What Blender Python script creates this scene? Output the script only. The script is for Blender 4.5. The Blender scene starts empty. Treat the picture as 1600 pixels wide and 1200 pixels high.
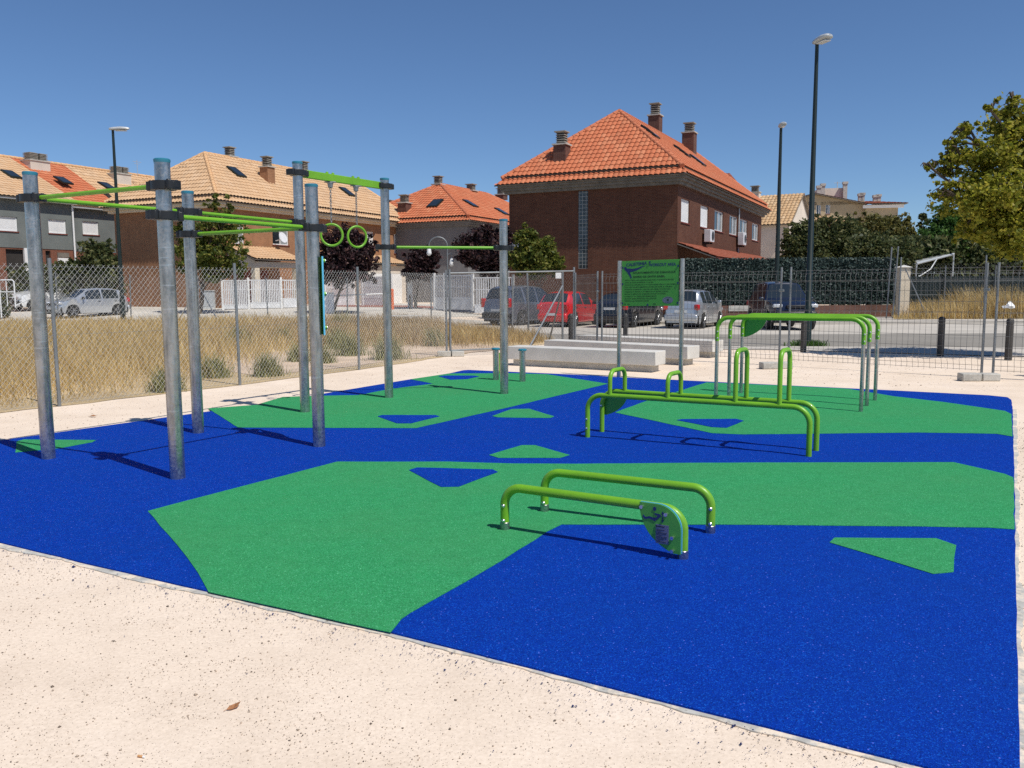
import bpy, bmesh, math, random
import numpy as np
from mathutils import Vector, Matrix, Quaternion
R = math.radians
random.seed(7); RNG = np.random.default_rng(11)
SC = bpy.context.scene
COL = SC.collection

# ---------------------------------------------------------------- camera maths (photo 1600 x 1200)
FPX, HORIZON, EYE = 1330.0, 452.0, 1.6
PITCH = math.atan((600 - HORIZON) / FPX)
CP, SP = math.cos(PITCH), math.sin(PITCH)
ROLL = .0052                                    # the phone was held very slightly off level
def ray(u, v):
    a, b = (u - 800) / FPX, (600 - v) / FPX; xc, yc = a + ROLL * b, b - ROLL * a
    return Vector((xc, CP + yc * SP, -SP + yc * CP))
def sstep(t):
    t = max(0.0, min(1.0, t)); return t * t * (3 - 2 * t)
def gz(x, y):                                   # the street climbs gently towards the houses on the left
    return 0.6 * sstep((y - 36) / 20) * sstep((3 - x) / 9)
def gd(u, v, lift=0.0):                         # where a line of sight meets the ground
    d = ray(u, v); z = lift
    for _ in range(12):
        t = (z - EYE) / d.z
        p = Vector((d.x * t, d.y * t, z)); z = gz(p.x, p.y) + lift
    return p
def at(u, v, Y):
    d = ray(u, v); t = Y / d.y
    return Vector((d.x * t, Y, EYE + d.z * t))
def zat(v, Y, u=800): return at(u, v, Y).z

# ---------------------------------------------------------------- object bookkeeping
WM = {}
def tag(o, label=None, cat=None, group=None, kind=None):
    if label: o['label'] = label
    if cat: o['category'] = cat
    if group: o['group'] = group
    if kind: o['kind'] = kind
    return o
def thing(name, label, cat, loc=(0, 0, 0), rz=0.0, group=None):
    o = bpy.data.objects.new(name, None); COL.objects.link(o)
    o.location = loc; o.rotation_euler = (0, 0, rz); o.empty_display_size = 0.2
    WM[o] = Matrix.Translation(Vector(loc)) @ Matrix.Rotation(rz, 4, 'Z')
    return tag(o, label, cat, group)
def copy_tree(o, parent=None):
    c = o.copy(); COL.objects.link(c); c.parent = parent
    for ch in o.children: copy_tree(ch, c)
    return c

class MB:
    def __init__(s): s.v = []; s.f = []
    def add(s, vs, fs):
        n = len(s.v); s.v += [tuple(p) for p in vs]; s.f += [tuple(i + n for i in q) for q in fs]; return s
    def box(s, c, size, rz=0.0, M=None):
        x, y, z = size[0] / 2, size[1] / 2, size[2] / 2
        P = [Vector(q) for q in ((-x,-y,-z),(x,-y,-z),(x,y,-z),(-x,y,-z),(-x,-y,z),(x,-y,z),(x,y,z),(-x,y,z))]
        if M is not None: P = [M @ p for p in P]
        elif rz:
            m = Matrix.Rotation(rz, 3, 'Z'); P = [m @ p for p in P]
        c = Vector(c)
        return s.add([p + c for p in P], [(0,3,2,1),(4,5,6,7),(0,1,5,4),(1,2,6,5),(2,3,7,6),(3,0,4,7)])
    def span(s, a, b): # box between two corners
        a = Vector(a); b = Vector(b); return s.box((a + b) / 2, [abs(b[i] - a[i]) for i in range(3)])
    def tube(s, path, r, n=10, cap=True, closed=False):
        P = [Vector(p) for p in path]; m = len(P)
        T = []
        for i in range(m):
            if closed: t = P[(i + 1) % m] - P[i - 1]
            else: t = P[min(i + 1, m - 1)] - P[max(i - 1, 0)]
            T.append(t.normalized())
        up = Vector((0, 0, 1)) if abs(T[0].z) < 0.9 else Vector((1, 0, 0))
        nrm = (up - T[0] * up.dot(T[0])).normalized()
        vs = []
        for i in range(m):
            nrm = (nrm - T[i] * nrm.dot(T[i])).normalized(); b = T[i].cross(nrm)
            rr = r[i] if isinstance(r, (list, tuple)) else r
            for k in range(n):
                a = 2 * math.pi * k / n
                vs.append(P[i] + (nrm * math.cos(a) + b * math.sin(a)) * rr)
        fs = []
        for i in range(m if closed else m - 1):
            j = (i + 1) % m
            for k in range(n):
                k2 = (k + 1) % n
                fs.append((i*n+k, i*n+k2, j*n+k2, j*n+k))
        if cap and not closed:
            fs.append(tuple(reversed(range(n)))); fs.append(tuple((m-1)*n + k for k in range(n)))
        return s.add(vs, fs)
    def lathe(s, prof, c=(0,0,0), n=20, M=None):  # prof: (r, z) from bottom to top
        vs = []; fs = []; c = Vector(c)
        for r, z in prof:
            for k in range(n):
                a = 2 * math.pi * k / n; p = Vector((r * math.cos(a), r * math.sin(a), z))
                vs.append((M @ p if M is not None else p) + c)
        for i in range(len(prof) - 1):
            for k in range(n):
                k2 = (k + 1) % n
                fs.append((i*n+k, i*n+k2, (i+1)*n+k2, (i+1)*n+k))
        fs.append(tuple(reversed(range(n)))); fs.append(tuple((len(prof)-1)*n + k for k in range(n)))
        return s.add(vs, fs)
    def prism(s, poly, o, ux, uy, un, d):        # flat outline (2-D) extruded by d along un
        o = Vector(o); ux = Vector(ux); uy = Vector(uy); un = Vector(un); n = len(poly)
        a = [o + ux * p[0] + uy * p[1] for p in poly]; b = [p + un * d for p in a]
        return s.add(a + b, [tuple(reversed(range(n))), tuple(range(n, 2*n))] + [(i, (i+1) % n, n + (i+1) % n, n + i) for i in range(n)])
    def build(s, name, mat, parent=None, world=False, smooth=40, bevel=0.0, seg=2, uv=False):
        me = bpy.data.meshes.new(name)
        vs = s.v
        if world and parent is not None:
            inv = WM[parent].inverted(); vs = [inv @ Vector(p) for p in vs]
        me.from_pydata([tuple(p) for p in vs], [], s.f); me.update()
        bm = bmesh.new(); bm.from_mesh(me); bmesh.ops.recalc_face_normals(bm, faces=bm.faces); bm.to_mesh(me); bm.free()
        return finish(me, name, mat, parent, smooth, bevel, seg, uv)
def finish(me, name, mat, parent=None, smooth=40, bevel=0.0, seg=2, uv=False):
    o = bpy.data.objects.new(name, me); COL.objects.link(o)
    if mat is not None: me.materials.append(mat)
    if smooth:
        me.polygons.foreach_set('use_smooth', [True] * len(me.polygons)); me.set_sharp_from_angle(angle=R(smooth))
    if uv: box_uv(me)
    if parent is not None: o.parent = parent; WM[o] = WM[parent]
    else: WM[o] = Matrix.Identity(4)
    if bevel:
        m = o.modifiers.new('bevel', 'BEVEL'); m.width = bevel; m.segments = seg; m.limit_method = 'ANGLE'; m.angle_limit = R(35)
    return o
def box_uv(me):
    L = me.uv_layers.new(name='UVMap'); d = L.data
    for p in me.polygons:
        n = p.normal
        if abs(n.z) > 0.75: t = Vector((1, 0, 0)); b = Vector((0, 1, 0))
        else: t = Vector((-n.y, n.x, 0)).normalized(); b = Vector((0, 0, 1))
        for li in p.loop_indices:
            co = me.vertices[me.loops[li].vertex_index].co
            d[li].uv = (co.dot(t), co.dot(b))
def fillet(pts, rad, seg=8):
    P = [Vector(p) for p in pts]; out = [P[0]]
    for i in range(1, len(P) - 1):
        a = (P[i-1] - P[i]); b = (P[i+1] - P[i]); la, lb = a.length, b.length; a.normalize(); b.normalize()
        ang = a.angle(b); k = min(rad / math.tan(ang / 2), la * .49, lb * .49); rr = k * math.tan(ang / 2)
        c = P[i] + (a + b).normalized() * (rr / math.sin(ang / 2))
        s0 = P[i] + a * k - c; s1 = P[i] + b * k - c; th = s0.angle(s1); ax = s0.cross(s1).normalized()
        for j in range(seg + 1):
            out.append(c + Quaternion(ax, th * j / seg) @ s0)
    out.append(P[-1]); return out
def soup(name, V, F, mat, parent=None):          # big numpy triangle/quad soups
    me = bpy.data.meshes.new(name); V = np.asarray(V, dtype=np.float32); F = np.asarray(F, dtype=np.int32)
    n, k = F.shape
    me.vertices.add(len(V)); me.vertices.foreach_set('co', V.ravel())
    me.loops.add(n * k); me.loops.foreach_set('vertex_index', F.ravel())
    me.polygons.add(n); me.polygons.foreach_set('loop_start', np.arange(0, n * k, k, dtype=np.int32))
    me.update(calc_edges=True); me.validate()
    return finish(me, name, mat, parent, smooth=0)

# ---------------------------------------------------------------- materials
MATS = {}
class NT:
    def __init__(s, name):
        s.m = bpy.data.materials.new(name); s.m.use_nodes = True; s.t = s.m.node_tree; s.N = s.t.nodes
        s.b = s.N['Principled BSDF']; s.out = s.N['Material Output']
    def n(s, typ, ins=None, **kw):
        x = s.N.new(typ)
        for k, v in kw.items(): setattr(x, k, v)
        for k, v in (ins or {}).items(): s.set(x, k, v)
        return x
    def set(s, x, k, v):
        i = x.inputs[k]
        if isinstance(v, bpy.types.NodeSocket): s.t.links.new(v, i)
        else: i.default_value = v
    def link(s, a, b): s.t.links.new(a, b)
    def co(s, which='Object'): return s.n('ShaderNodeTexCoord').outputs[which]
    def noise(s, vec, scale, detail=3, rough=.55):
        return s.n('ShaderNodeTexNoise', {'Vector': vec, 'Scale': scale, 'Detail': detail, 'Roughness': rough}).outputs['Fac']
    def ramp(s, fac, stops):
        r = s.n('ShaderNodeValToRGB', {'Fac': fac}); e = r.color_ramp.elements
        while len(e) < len(stops): e.new(0.5)
        for el, (p, c) in zip(e, stops): el.position = p; el.color = (*c, 1) if len(c) == 3 else c
        return r.outputs['Color']
    def mix(s, fac, a, b, mode='MIX'):
        x = s.n('ShaderNodeMix', data_type='RGBA', blend_type=mode)
        def cv(v): return v if isinstance(v, bpy.types.NodeSocket) else ((*v, 1) if len(v) == 3 else v)
        s.set(x, 0, fac); s.set(x, 6, cv(a)); s.set(x, 7, cv(b)); return x.outputs[2]
    def math(s, op, a, b=0.0, clamp=False):
        x = s.n('ShaderNodeMath', operation=op); x.use_clamp = clamp; s.set(x, 0, a); s.set(x, 1, b); return x.outputs[0]
    def bump(s, h, strength=.3, dist=.01):
        s.link(s.n('ShaderNodeBump', {'Height': h, 'Strength': strength, 'Distance': dist}).outputs[0], s.b.inputs['Normal'])
    def P(s, **kw):
        for k, v in kw.items():
            s.set(s.b, k.replace('_', ' '), (*v, 1) if isinstance(v, tuple) and len(v) == 3 else v)
        return s
def sc(c, k): return tuple(min(1, x * k) for x in c)
def pm(name, col, rough=.6, metal=0., var=.12, vs=2.5, fine=.06, fs=80., bump=0., bs=60., spec=.5, coat=0.):
    if name in MATS: return MATS[name]
    t = NT(name); c = t.co()
    a = t.noise(c, vs, 4); f = t.noise(c, fs, 2)
    k = t.ramp(a, [(.3, sc(col, 1 - var)), (.7, sc(col, 1 + var))])
    k = t.mix(1.0, k, t.ramp(f, [(.3, (1 - fine,) * 3), (.7, (1 + fine if fine else 1,) * 3)]), 'MULTIPLY')
    t.P(Base_Color=k, Roughness=rough, Metallic=metal); t.b.inputs['Specular IOR Level'].default_value = spec
    if coat: t.P(Coat_Weight=coat, Coat_Roughness=.05)
    if bump: t.bump(t.noise(c, bs, 3), bump)
    MATS[name] = t.m; return t.m
def rubber(name, col, hi, lo, stain):
    t = NT(name); c = t.co()
    vo = t.n('ShaderNodeTexVoronoi', {'Vector': c, 'Scale': 215.0}, feature='F1')
    rnd = t.n('ShaderNodeSeparateColor', {'Color': vo.outputs['Color']}).outputs[0]
    k = t.ramp(rnd, [(.0, lo), (.14, sc(col, .84)), (.5, col), (.85, sc(col, 1.12)), (.97, hi)])
    big = t.noise(c, .7, 5, .6)
    k = t.mix(t.ramp(big, [(.42, (0, 0, 0)), (.75, (.34,) * 3)]), k, stain)
    mid = t.noise(c, 9, 3)
    k = t.mix(1.0, k, t.ramp(mid, [(.3, (.9,) * 3), (.7, (1.0,) * 3)]), 'MULTIPLY')
    w = t.n('ShaderNodeTexVoronoi', {'Vector': c, 'Scale': 62.0}, feature='F1')
    wr = t.n('ShaderNodeSeparateColor', {'Color': w.outputs['Color']})
    spk = t.math('MULTIPLY', t.math('GREATER_THAN', wr.outputs[0], .93), t.math('LESS_THAN', w.outputs['Distance'], .22))
    k = t.mix(spk, k, tuple(min(1, x * 1.7 + .09) for x in col))
    t.P(Base_Color=k, Roughness=.75); t.b.inputs['Specular IOR Level'].default_value = .07
    t.bump(vo.outputs['Distance'], .55, .004)
    MATS[name] = t.m; return t.m
def brickm(name, c1, c2, mortar, vs=.9, rough=.85):
    t = NT(name); c = t.co('UV')
    b = t.n('ShaderNodeTexBrick', {'Vector': c, 'Color1': (*c1, 1), 'Color2': (*c2, 1), 'Mortar': (*mortar, 1), 'Scale': 1.0,
            'Mortar Size': .008, 'Brick Width': .25, 'Row Height': .068, 'Bias': 0.0, 'Mortar Smooth': .3})
    k = t.mix(1.0, b.outputs['Color'], t.ramp(t.noise(t.co(), vs, 5), [(.3, (.8,) * 3), (.7, (1.0,) * 3)]), 'MULTIPLY')
    st = t.n('ShaderNodeMapping', {'Vector': t.co(), 'Scale': (2.5, 2.5, .25)}).outputs[0]
    k = t.mix(1.0, k, t.ramp(t.noise(st, 1.5, 4), [(.3, (.86,) * 3), (.62, (1.0,) * 3)]), 'MULTIPLY')
    t.P(Base_Color=k, Roughness=rough); t.b.inputs['Specular IOR Level'].default_value = .2
    t.bump(b.outputs['Fac'], -.25, .01)
    MATS[name] = t.m; return t.m
def tilem(name, c1, c2, dark, w, row):
    t = NT(name); c = t.co('UV')
    m = t.n('ShaderNodeMapping', {'Vector': c, 'Scale': (1 / w, 1 / row, 1)}).outputs[0]
    fl = t.n('ShaderNodeVectorMath', {0: m}, operation='FLOOR').outputs[0]
    wn = t.n('ShaderNodeTexWhiteNoise', {'Vector': fl}, noise_dimensions='3D').outputs['Value']
    k = t.ramp(wn, [(0, c1), (.55, sc(c1, 1.05)), (.85, c2), (1.0, sc(c1, .82))])
    k = t.mix(t.ramp(t.noise(t.co(), .55, 6, .65), [(.52, (0, 0, 0)), (.8, (.45,) * 3)]), k, dark)
    k = t.mix(1.0, k, t.ramp(t.noise(t.co(), 14, 3), [(.3, (.88,) * 3), (.7, (1.0,) * 3)]), 'MULTIPLY')
    t.P(Base_Color=k, Roughness=.8); t.b.inputs['Specular IOR Level'].default_value = .25
    MATS[name] = t.m; return t.m
def leafm(name, stops, trans=.25, rough=.55):
    t = NT(name)
    rnd = t.n('ShaderNodeNewGeometry').outputs['Random Per Island']
    k = t.ramp(rnd, stops)
    big = t.ramp(t.noise(t.co(), .9, 3), [(.3, (.72,) * 3), (.7, (1.0,) * 3)])
    k = t.mix(1.0, k, big, 'MULTIPLY')
    t.P(Base_Color=k, Roughness=rough); t.b.inputs['Specular IOR Level'].default_value = .3
    tr = t.n('ShaderNodeBsdfTranslucent', {'Color': k})
    mx = t.n('ShaderNodeMixShader', {0: trans}); t.link(t.b.outputs[0], mx.inputs[1]); t.link(tr.outputs[0], mx.inputs[2])
    t.link(mx.outputs[0], t.out.inputs['Surface'])
    MATS[name] = t.m; return t.m
def galv(name, col=(.47, .46, .44), dark=(.39, .39, .38)):
    t = NT(name); c = t.co()
    vo = t.n('ShaderNodeTexVoronoi', {'Vector': c, 'Scale': 55.0}, feature='F1')
    a = t.n('ShaderNodeSeparateColor', {'Color': vo.outputs['Color']}).outputs[0]
    k = t.ramp(a, [(0, dark), (.5, col), (1, sc(col, 1.08))])
    m = t.n('ShaderNodeMapping', {'Vector': c, 'Scale': (3, 3, .8)}).outputs[0]
    k = t.mix(t.ramp(t.noise(m, 5, 5, .65), [(.45, (0, 0, 0)), (.72, (.8,) * 3)]), k, (.16, .17, .175))
    drip = t.n('ShaderNodeMapping', {'Vector': c, 'Scale': (2, 2, 22)}).outputs[0]
    k = t.mix(t.ramp(t.noise(drip, 1.6, 2), [(.64, (0, 0, 0)), (.7, (.4,) * 3)]), k, (.66, .69, .7))
    t.P(Base_Color=k, Metallic=.95, Roughness=t.math('MULTIPLY_ADD', a, .12)); 
    t.N[-1].inputs[2].default_value = .24
    t.bump(t.noise(c, 40, 2), .04, .01)
    MATS[name] = t.m; return t.m

M = {}
M['blue'] = rubber('blue rubber granules', (.0012, .036, .335), (.008, .11, .55), (.001, .014, .16), (.003, .045, .27))
M['green'] = rubber('green rubber granules', (.036, .305, .105), (.1, .45, .22), (.016, .16, .05), (.075, .265, .095))
M['galv'] = galv('galvanised steel')
M['lime'] = pm('lime powder coat', (.165, .405, .016), .4, 0, .1, 4, .06, 90, spec=.5, coat=.1)
M['limeface'] = pm('lime plastic sheet', (.085, .32, .03), .45, 0, .06, 3, .05, 150)
M['panel'] = pm('green board', (.07, .32, .045), .4, 0, .04, 3, .02, 90)
M['teal'] = pm('teal plastic cap', (.025, .19, .27), .4, 0, .08, 6, .03, 90)
M['sky_edge'] = pm('light blue plastic core', (.12, .5, .72), .4, 0, .05, 6, .02, 90)
M['black'] = pm('black moulded plastic', (.012, .013, .014), .42, 0, .2, 12, .1, 90)
M['navy'] = pm('navy engraving', (.008, .022, .12), .5, 0, .1, 6, .02, 90)
M['ink'] = pm('dark green ink', (.004, .035, .012), .55, 0, .1, 6, .02, 90)
M['plate'] = pm('brushed metal plate', (.19, .2, .27), .4, .5, .08, 20, .05, 120)
M['bolt'] = pm('bright steel bolt', (.7, .7, .7), .25, .95, .05, 20, .02, 90)
M['wire'] = pm('galvanised wire', (.56, .56, .54), .45, .35, .12, 4, .05, 90)
M['weld'] = pm('dull fence wire', (.2, .2, .195), .5, .4, .15, 3, .05, 90)
M['dpost'] = pm('dull galvanised fence post', (.24, .255, .26), .5, .55, .2, 3, .08, 90)
M['sandkerb'] = None
M['conc'] = pm('cast concrete', (.6, .58, .53), .85, 0, .12, 2.2, .1, 70, bump=.12, bs=90)
M['conc_dark'] = pm('weathered concrete', (.46, .44, .39), .9, 0, .2, 5, .15, 60, bump=.25, bs=50)
M['kerb'] = pm('kerb concrete', (.4, .385, .34), .9, 0, .2, 6, .2, 80, bump=.2, bs=60)
M['lamp_green'] = pm('dark green lamp paint', (.007, .017, .014), .45, 0, .15, 2, .05, 60)
M['lamp_head'] = pm('grey lamp housing', (.5, .52, .52), .4, .2, .1, 4, .05, 60)
M['lamp_glass'] = pm('lamp diffuser', (.7, .72, .72), .2, 0, .05, 4, .02, 60)
M['white'] = pm('white paint', (.78, .78, .76), .5, 0, .06, 1.5, .04, 60)
M['whiteold'] = pm('weathered white paint', (.66, .67, .68), .55, 0, .14, 2, .06, 60)
M['cream'] = pm('cream stucco', (.7, .6, .45), .9, 0, .1, 1, .08, 60, bump=.1)
M['greywall'] = pm('grey stucco', (.175, .175, .18), .9, 0, .1, .8, .08, 60, bump=.1)
M['greengrey'] = pm('grey green stucco', (.155, .17, .16), .9, 0, .14, .9, .08, 60, bump=.1)
M['beige'] = pm('beige stucco', (.4, .32, .2), .9, 0, .12, .7, .08, 60, bump=.1)
M['palewall'] = pm('pale stucco', (.62, .55, .46), .9, 0, .1, .7, .08, 60, bump=.1)
M['fascia'] = pm('weathered eaves board', (.17, .15, .125), .8, 0, .25, 2.5, .12, 40)
M['gutter'] = pm('zinc gutter', (.5, .51, .5), .5, .3, .1, 2, .05, 60)
M['glass'] = pm('window glass', (.02, .028, .035), .06, 0, .3, .8, .02, 60, spec=.8)
M['curtain'] = pm('glass with pale curtain', (.3, .32, .32), .12, 0, .2, 3, .02, 60, spec=.8)
M['gblock'] = None
M['louvre'] = pm('grey chimney louvre', (.3, .275, .23), .9, 0, .2, 5, .1, 60)
M['shade'] = pm('painted opening shade', (.03, .025, .022), .8, 0, .2, 2, .05, 60)  # near-black colour stands in for the shade inside openings and chimneys
M['rust'] = pm('dark red metal', (.19, .035, .02), .6, 0, .15, 2, .05, 60)
M['orange'] = pm('orange plastic', (.72, .13, .02), .5, 0, .05, 4, .02, 60)
M['boll'] = pm('dark bollard paint', (.05, .046, .042), .55, .1, .25, 5, .1, 60)
M['bark'] = pm('tree bark', (.1, .075, .055), .9, 0, .25, 6, .2, 30, bump=.5, bs=25)
M['tyre'] = pm('tyre rubber', (.012, .012, .012), .8, 0, .15, 10, .1, 60)
M['rim'] = pm('alloy rim', (.45, .46, .47), .35, .8, .08, 6, .02, 60)
M['red_light'] = pm('red tail lens', (.5, .01, .012), .15, 0, .05, 6, .02, 60, coat=.5)
M['amber'] = pm('amber lens', (.6, .14, .01), .2, 0, .05, 6, .02, 60)
M['clear'] = pm('clear lens', (.6, .62, .64), .12, .2, .1, 12, .02, 60, coat=.5)
M['trim'] = pm('black car trim', (.014, .014, .015), .5, 0, .1, 8, .03, 60)
M['numplate'] = pm('number plate', (.68, .68, .66), .4, 0, .04, 8, .02, 60)
def paint(name, col, metal=.4): return pm(name, col, .3, metal, .03, 2, .015, 300, coat=.8)
M['p_red'] = paint('red car paint', (.62, .018, .02), .05)
M['p_black'] = paint('black car paint', (.018, .02, .028), .3)
M['p_silver'] = paint('silver car paint', (.55, .57, .59), .6)
M['p_grey'] = paint('grey blue car paint', (.16, .18, .22), .5)
M['p_navy'] = paint('navy car paint', (.006, .011, .03), .2)
M['p_white'] = paint('white van paint', (.75, .76, .76), 0)
M['brown'] = brickm('dark brown brick', (.152, .057, .031), (.112, .039, .022), (.15, .1, .075))
M['tanbrick'] = brickm('tan brick', (.43, .2, .095), (.36, .16, .075), (.42, .29, .19))
M['redbrick'] = brickm('red brick', (.26, .085, .045), (.2, .065, .035), (.26, .18, .14))
M['wallbrick'] = brickm('low wall brick', (.2, .09, .065), (.15, .07, .05), (.2, .15, .12))
M['chim'] = brickm('chimney brick', (.16, .075, .055), (.12, .05, .038), (.2, .14, .11))
TW, TR = .28, .42
M['t_orange'] = tilem('orange roof tile', (.53, .165, .075), (.6, .23, .115), (.33, .12, .065), TW, TR)
M['t_tan'] = tilem('tan roof tile', (.6, .39, .22), (.66, .455, .28), (.4, .27, .17), TW, TR)
M['t_red'] = tilem('red brown roof tile', (.3, .09, .05), (.36, .13, .08), (.2, .06, .04), TW, TR)
M['t_mix'] = tilem('mottled tan roof tile', (.55, .36, .19), (.66, .47, .28), (.3, .19, .1), TW, TR)
M['cap'] = pm('orange ridge tile', (.52, .165, .075), .8, 0, .15, 3, .08, 40)
M['captan'] = pm('tan ridge tile', (.66, .4, .2), .8, 0, .15, 3, .08, 40)
def gblock():
    t = NT('glass block'); c = t.co('UV')
    b = t.n('ShaderNodeTexBrick', {'Vector': c, 'Color1': (.07, .09, .1, 1), 'Color2': (.03, .04, .045, 1), 'Mortar': (.3, .3, .28, 1), 'Scale': 1.0,
            'Mortar Size': .012, 'Brick Width': .2, 'Row Height': .2}); b.offset = 0.0
    t.P(Base_Color=b.outputs['Color'], Roughness=.18); t.bump(t.noise(t.co(), 9, 2), .3, .03); return t.m
M['gblock'] = gblock()
M['leaf_maple'] = leafm('yellow green maple leaves', [(0, (.1, .13, .018)), (.3, (.26, .29, .03)), (.65, (.44, .42, .05)), (.88, (.56, .48, .075)), (1, (.38, .43, .065))], .5)
M['leaf_green'] = leafm('green leaves', [(0, (.05, .08, .014)), (.4, (.12, .16, .026)), (.8, (.22, .235, .042)), (1, (.32, .28, .06))], .42)
M['leaf_dark'] = leafm('dark green leaves', [(0, (.04, .06, .022)), (.5, (.1, .13, .044)), (.85, (.19, .2, .075)), (1, (.28, .26, .1))], .4)
M['leaf_bright'] = leafm('bright green leaves', [(0, (.04, .09, .022)), (.5, (.085, .19, .04)), (.9, (.15, .29, .06)), (1, (.24, .36, .08))], .42)
M['leaf_olive'] = leafm('olive leaves', [(0, (.07, .08, .024)), (.5, (.17, .17, .046)), (.85, (.27, .24, .07)), (1, (.36, .28, .09))], .4)
M['leaf_plum'] = leafm('dark purple plum leaves', [(0, (.016, .009, .011)), (.5, (.042, .021, .025)), (.85, (.11, .05, .052)), (1, (.22, .12, .1))], .25)
M['hedge'] = leafm('artificial hedge strips', [(0, (.018, .034, .03)), (.5, (.035, .062, .052)), (.9, (.055, .088, .074)), (1, (.1, .135, .115))], .05)
M['straw'] = leafm('dry straw grass', [(0, (.42, .29, .1)), (.3, (.7, .51, .21)), (.75, (.88, .7, .37)), (.93, (.74, .58, .26)), (1, (.36, .31, .12))], .42, .7)
M['brownweed'] = leafm('brown dry weeds', [(0, (.33, .22, .1)), (.5, (.56, .4, .2)), (.9, (.72, .56, .32)), (1, (.3, .28, .13))], .38, .7)
M['weed'] = leafm('green weeds', [(0, (.16, .17, .06)), (.5, (.3, .3, .12)), (.9, (.46, .42, .19)), (1, (.6, .5, .24))], .15, .7)
def sand():
    t = NT('pale compacted sand'); c = t.co()
    a = t.noise(c, .45, 6, .62); k = t.ramp(a, [(.28, (.78, .64, .5)), (.5, (.84, .7, .555)), (.72, (.89, .755, .62))])
    f = t.noise(c, 55, 4, .7); k = t.mix(1.0, k, t.ramp(f, [(.3, (.84, .83, .81)), (.6, (1.0,) * 3)]), 'MULTIPLY')
    p = t.noise(c, 2.6, 4, .6)
    k = t.mix(1.0, k, t.ramp(t.noise(c, 1.7, 6, .7), [(.34, (.91, .9, .89)), (.56, (1.0,) * 3)]), 'MULTIPLY')
    vo = t.n('ShaderNodeTexVoronoi', {'Vector': c, 'Scale': 150.0}, feature='F1')
    r = t.n('ShaderNodeSeparateColor', {'Color': vo.outputs['Color']}).outputs[0]
    thr = t.math('MULTIPLY_ADD', p, -.3); t.N[-1].inputs[2].default_value = 1.03
    sp = t.math('MULTIPLY', t.math('GREATER_THAN', r, thr), t.math('LESS_THAN', vo.outputs['Distance'], .3))
    k = t.mix(sp, k, t.ramp(t.noise(c, 30, 1), [(.4, (.2, .16, .13)), (.6, (.42, .33, .25))]))
    t.P(Base_Color=k, Roughness=.92); t.b.inputs['Specular IOR Level'].default_value = .15
    h = t.math('ADD', t.math('MULTIPLY', f, .3), t.noise(c, 6, 5, .6)); t.bump(h, .25, .02)
    return t.m
M['sand'] = sand()
def sandkerb():
    t = NT('kerb concrete under blown sand'); c = t.co()
    k = t.ramp(t.noise(c, 14, 4), [(.3, (.4, .385, .34)), (.7, (.56, .55, .5))])
    k = t.mix(t.ramp(t.noise(c, 22, 5, .7), [(.6, (0, 0, 0)), (.68, (.85,) * 3)]), k, (.16, .14, .1))
    k = t.mix(t.ramp(t.noise(c, 5, 6, .75), [(.5, (0, 0, 0)), (.6, (1, 1, 1))]), k, (.8, .68, .53))
    t.P(Base_Color=k, Roughness=.95); t.b.inputs['Specular IOR Level'].default_value = .1; t.bump(t.noise(c, 60, 4), .3, .01); return t.m
M['sandkerb'] = sandkerb()
M['soil'] = pm('dry straw soil', (.54, .41, .235), .95, 0, .28, .6, .2, 30, bump=.4, bs=18, spec=.1)
M['bare'] = pm('bare sandy soil', (.56, .43, .31), .95, 0, .18, 1.2, .15, 40, bump=.4, bs=18, spec=.1)
M['asphalt'] = pm('worn grey asphalt', (.27, .25, .215), .9, 0, .12, .35, .1, 90, bump=.15, bs=120, spec=.2)
M['parking'] = pm('pale parking concrete', (.5, .46, .395), .9, 0, .13, .3, .08, 70, bump=.1, bs=120, spec=.2)
M['plaza'] = pm('pale street surface', (.56, .52, .45), .9, 0, .14, .3, .08, 60, bump=.1, bs=100, spec=.2)
M['pave'] = pm('pavement slabs', (.5, .46, .4), .9, 0, .1, .6, .1, 50, bump=.1, bs=100, spec=.2)
M['redpave'] = pm('red pavement', (.3, .13, .1), .9, 0, .15, .6, .1, 50, spec=.2)
# ================================================================ ground, street, court
GX = [x * .75 for x in range(-8, 5)]; GY = [36 + i for i in range(21)]
def sheet(name, poly, lift, mat, parent=None, kind='structure', thick=0.0):
    bm = bmesh.new(); vs = [bm.verts.new((p[0], p[1], 0)) for p in poly]; f = bm.faces.new(vs)
    bm.normal_update(); bm.faces.ensure_lookup_table()
    if bm.faces[0].normal.z < 0: bmesh.ops.reverse_faces(bm, faces=bm.faces[:])
    xs = [p[0] for p in poly]; ys = [p[1] for p in poly]
    if max(ys) > 36 and min(xs) < 3:
        bmesh.ops.triangulate(bm, faces=bm.faces[:])
        for x in GX:
            if min(xs) < x < max(xs): bmesh.ops.bisect_plane(bm, geom=bm.verts[:] + bm.edges[:] + bm.faces[:], plane_co=(x, 0, 0), plane_no=(1, 0, 0))
        for y in GY:
            if min(ys) < y < max(ys): bmesh.ops.bisect_plane(bm, geom=bm.verts[:] + bm.edges[:] + bm.faces[:], plane_co=(0, y, 0), plane_no=(0, 1, 0))
    for v in bm.verts: v.co.z = gz(v.co.x, v.co.y) + lift
    if thick:
        r = bmesh.ops.extrude_face_region(bm, geom=bm.faces[:])
        for v in [g for g in r['geom'] if isinstance(g, bmesh.types.BMVert)]: v.co.z -= thick
        bmesh.ops.recalc_face_normals(bm, faces=bm.faces)
    me = bpy.data.meshes.new(name); bm.to_mesh(me); bm.free()
    o = finish(me, name, mat, parent, smooth=20)
    if parent is None: o['kind'] = kind
    return o
def px(*pts): return [gd(*p)[:2] for p in pts]
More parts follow.
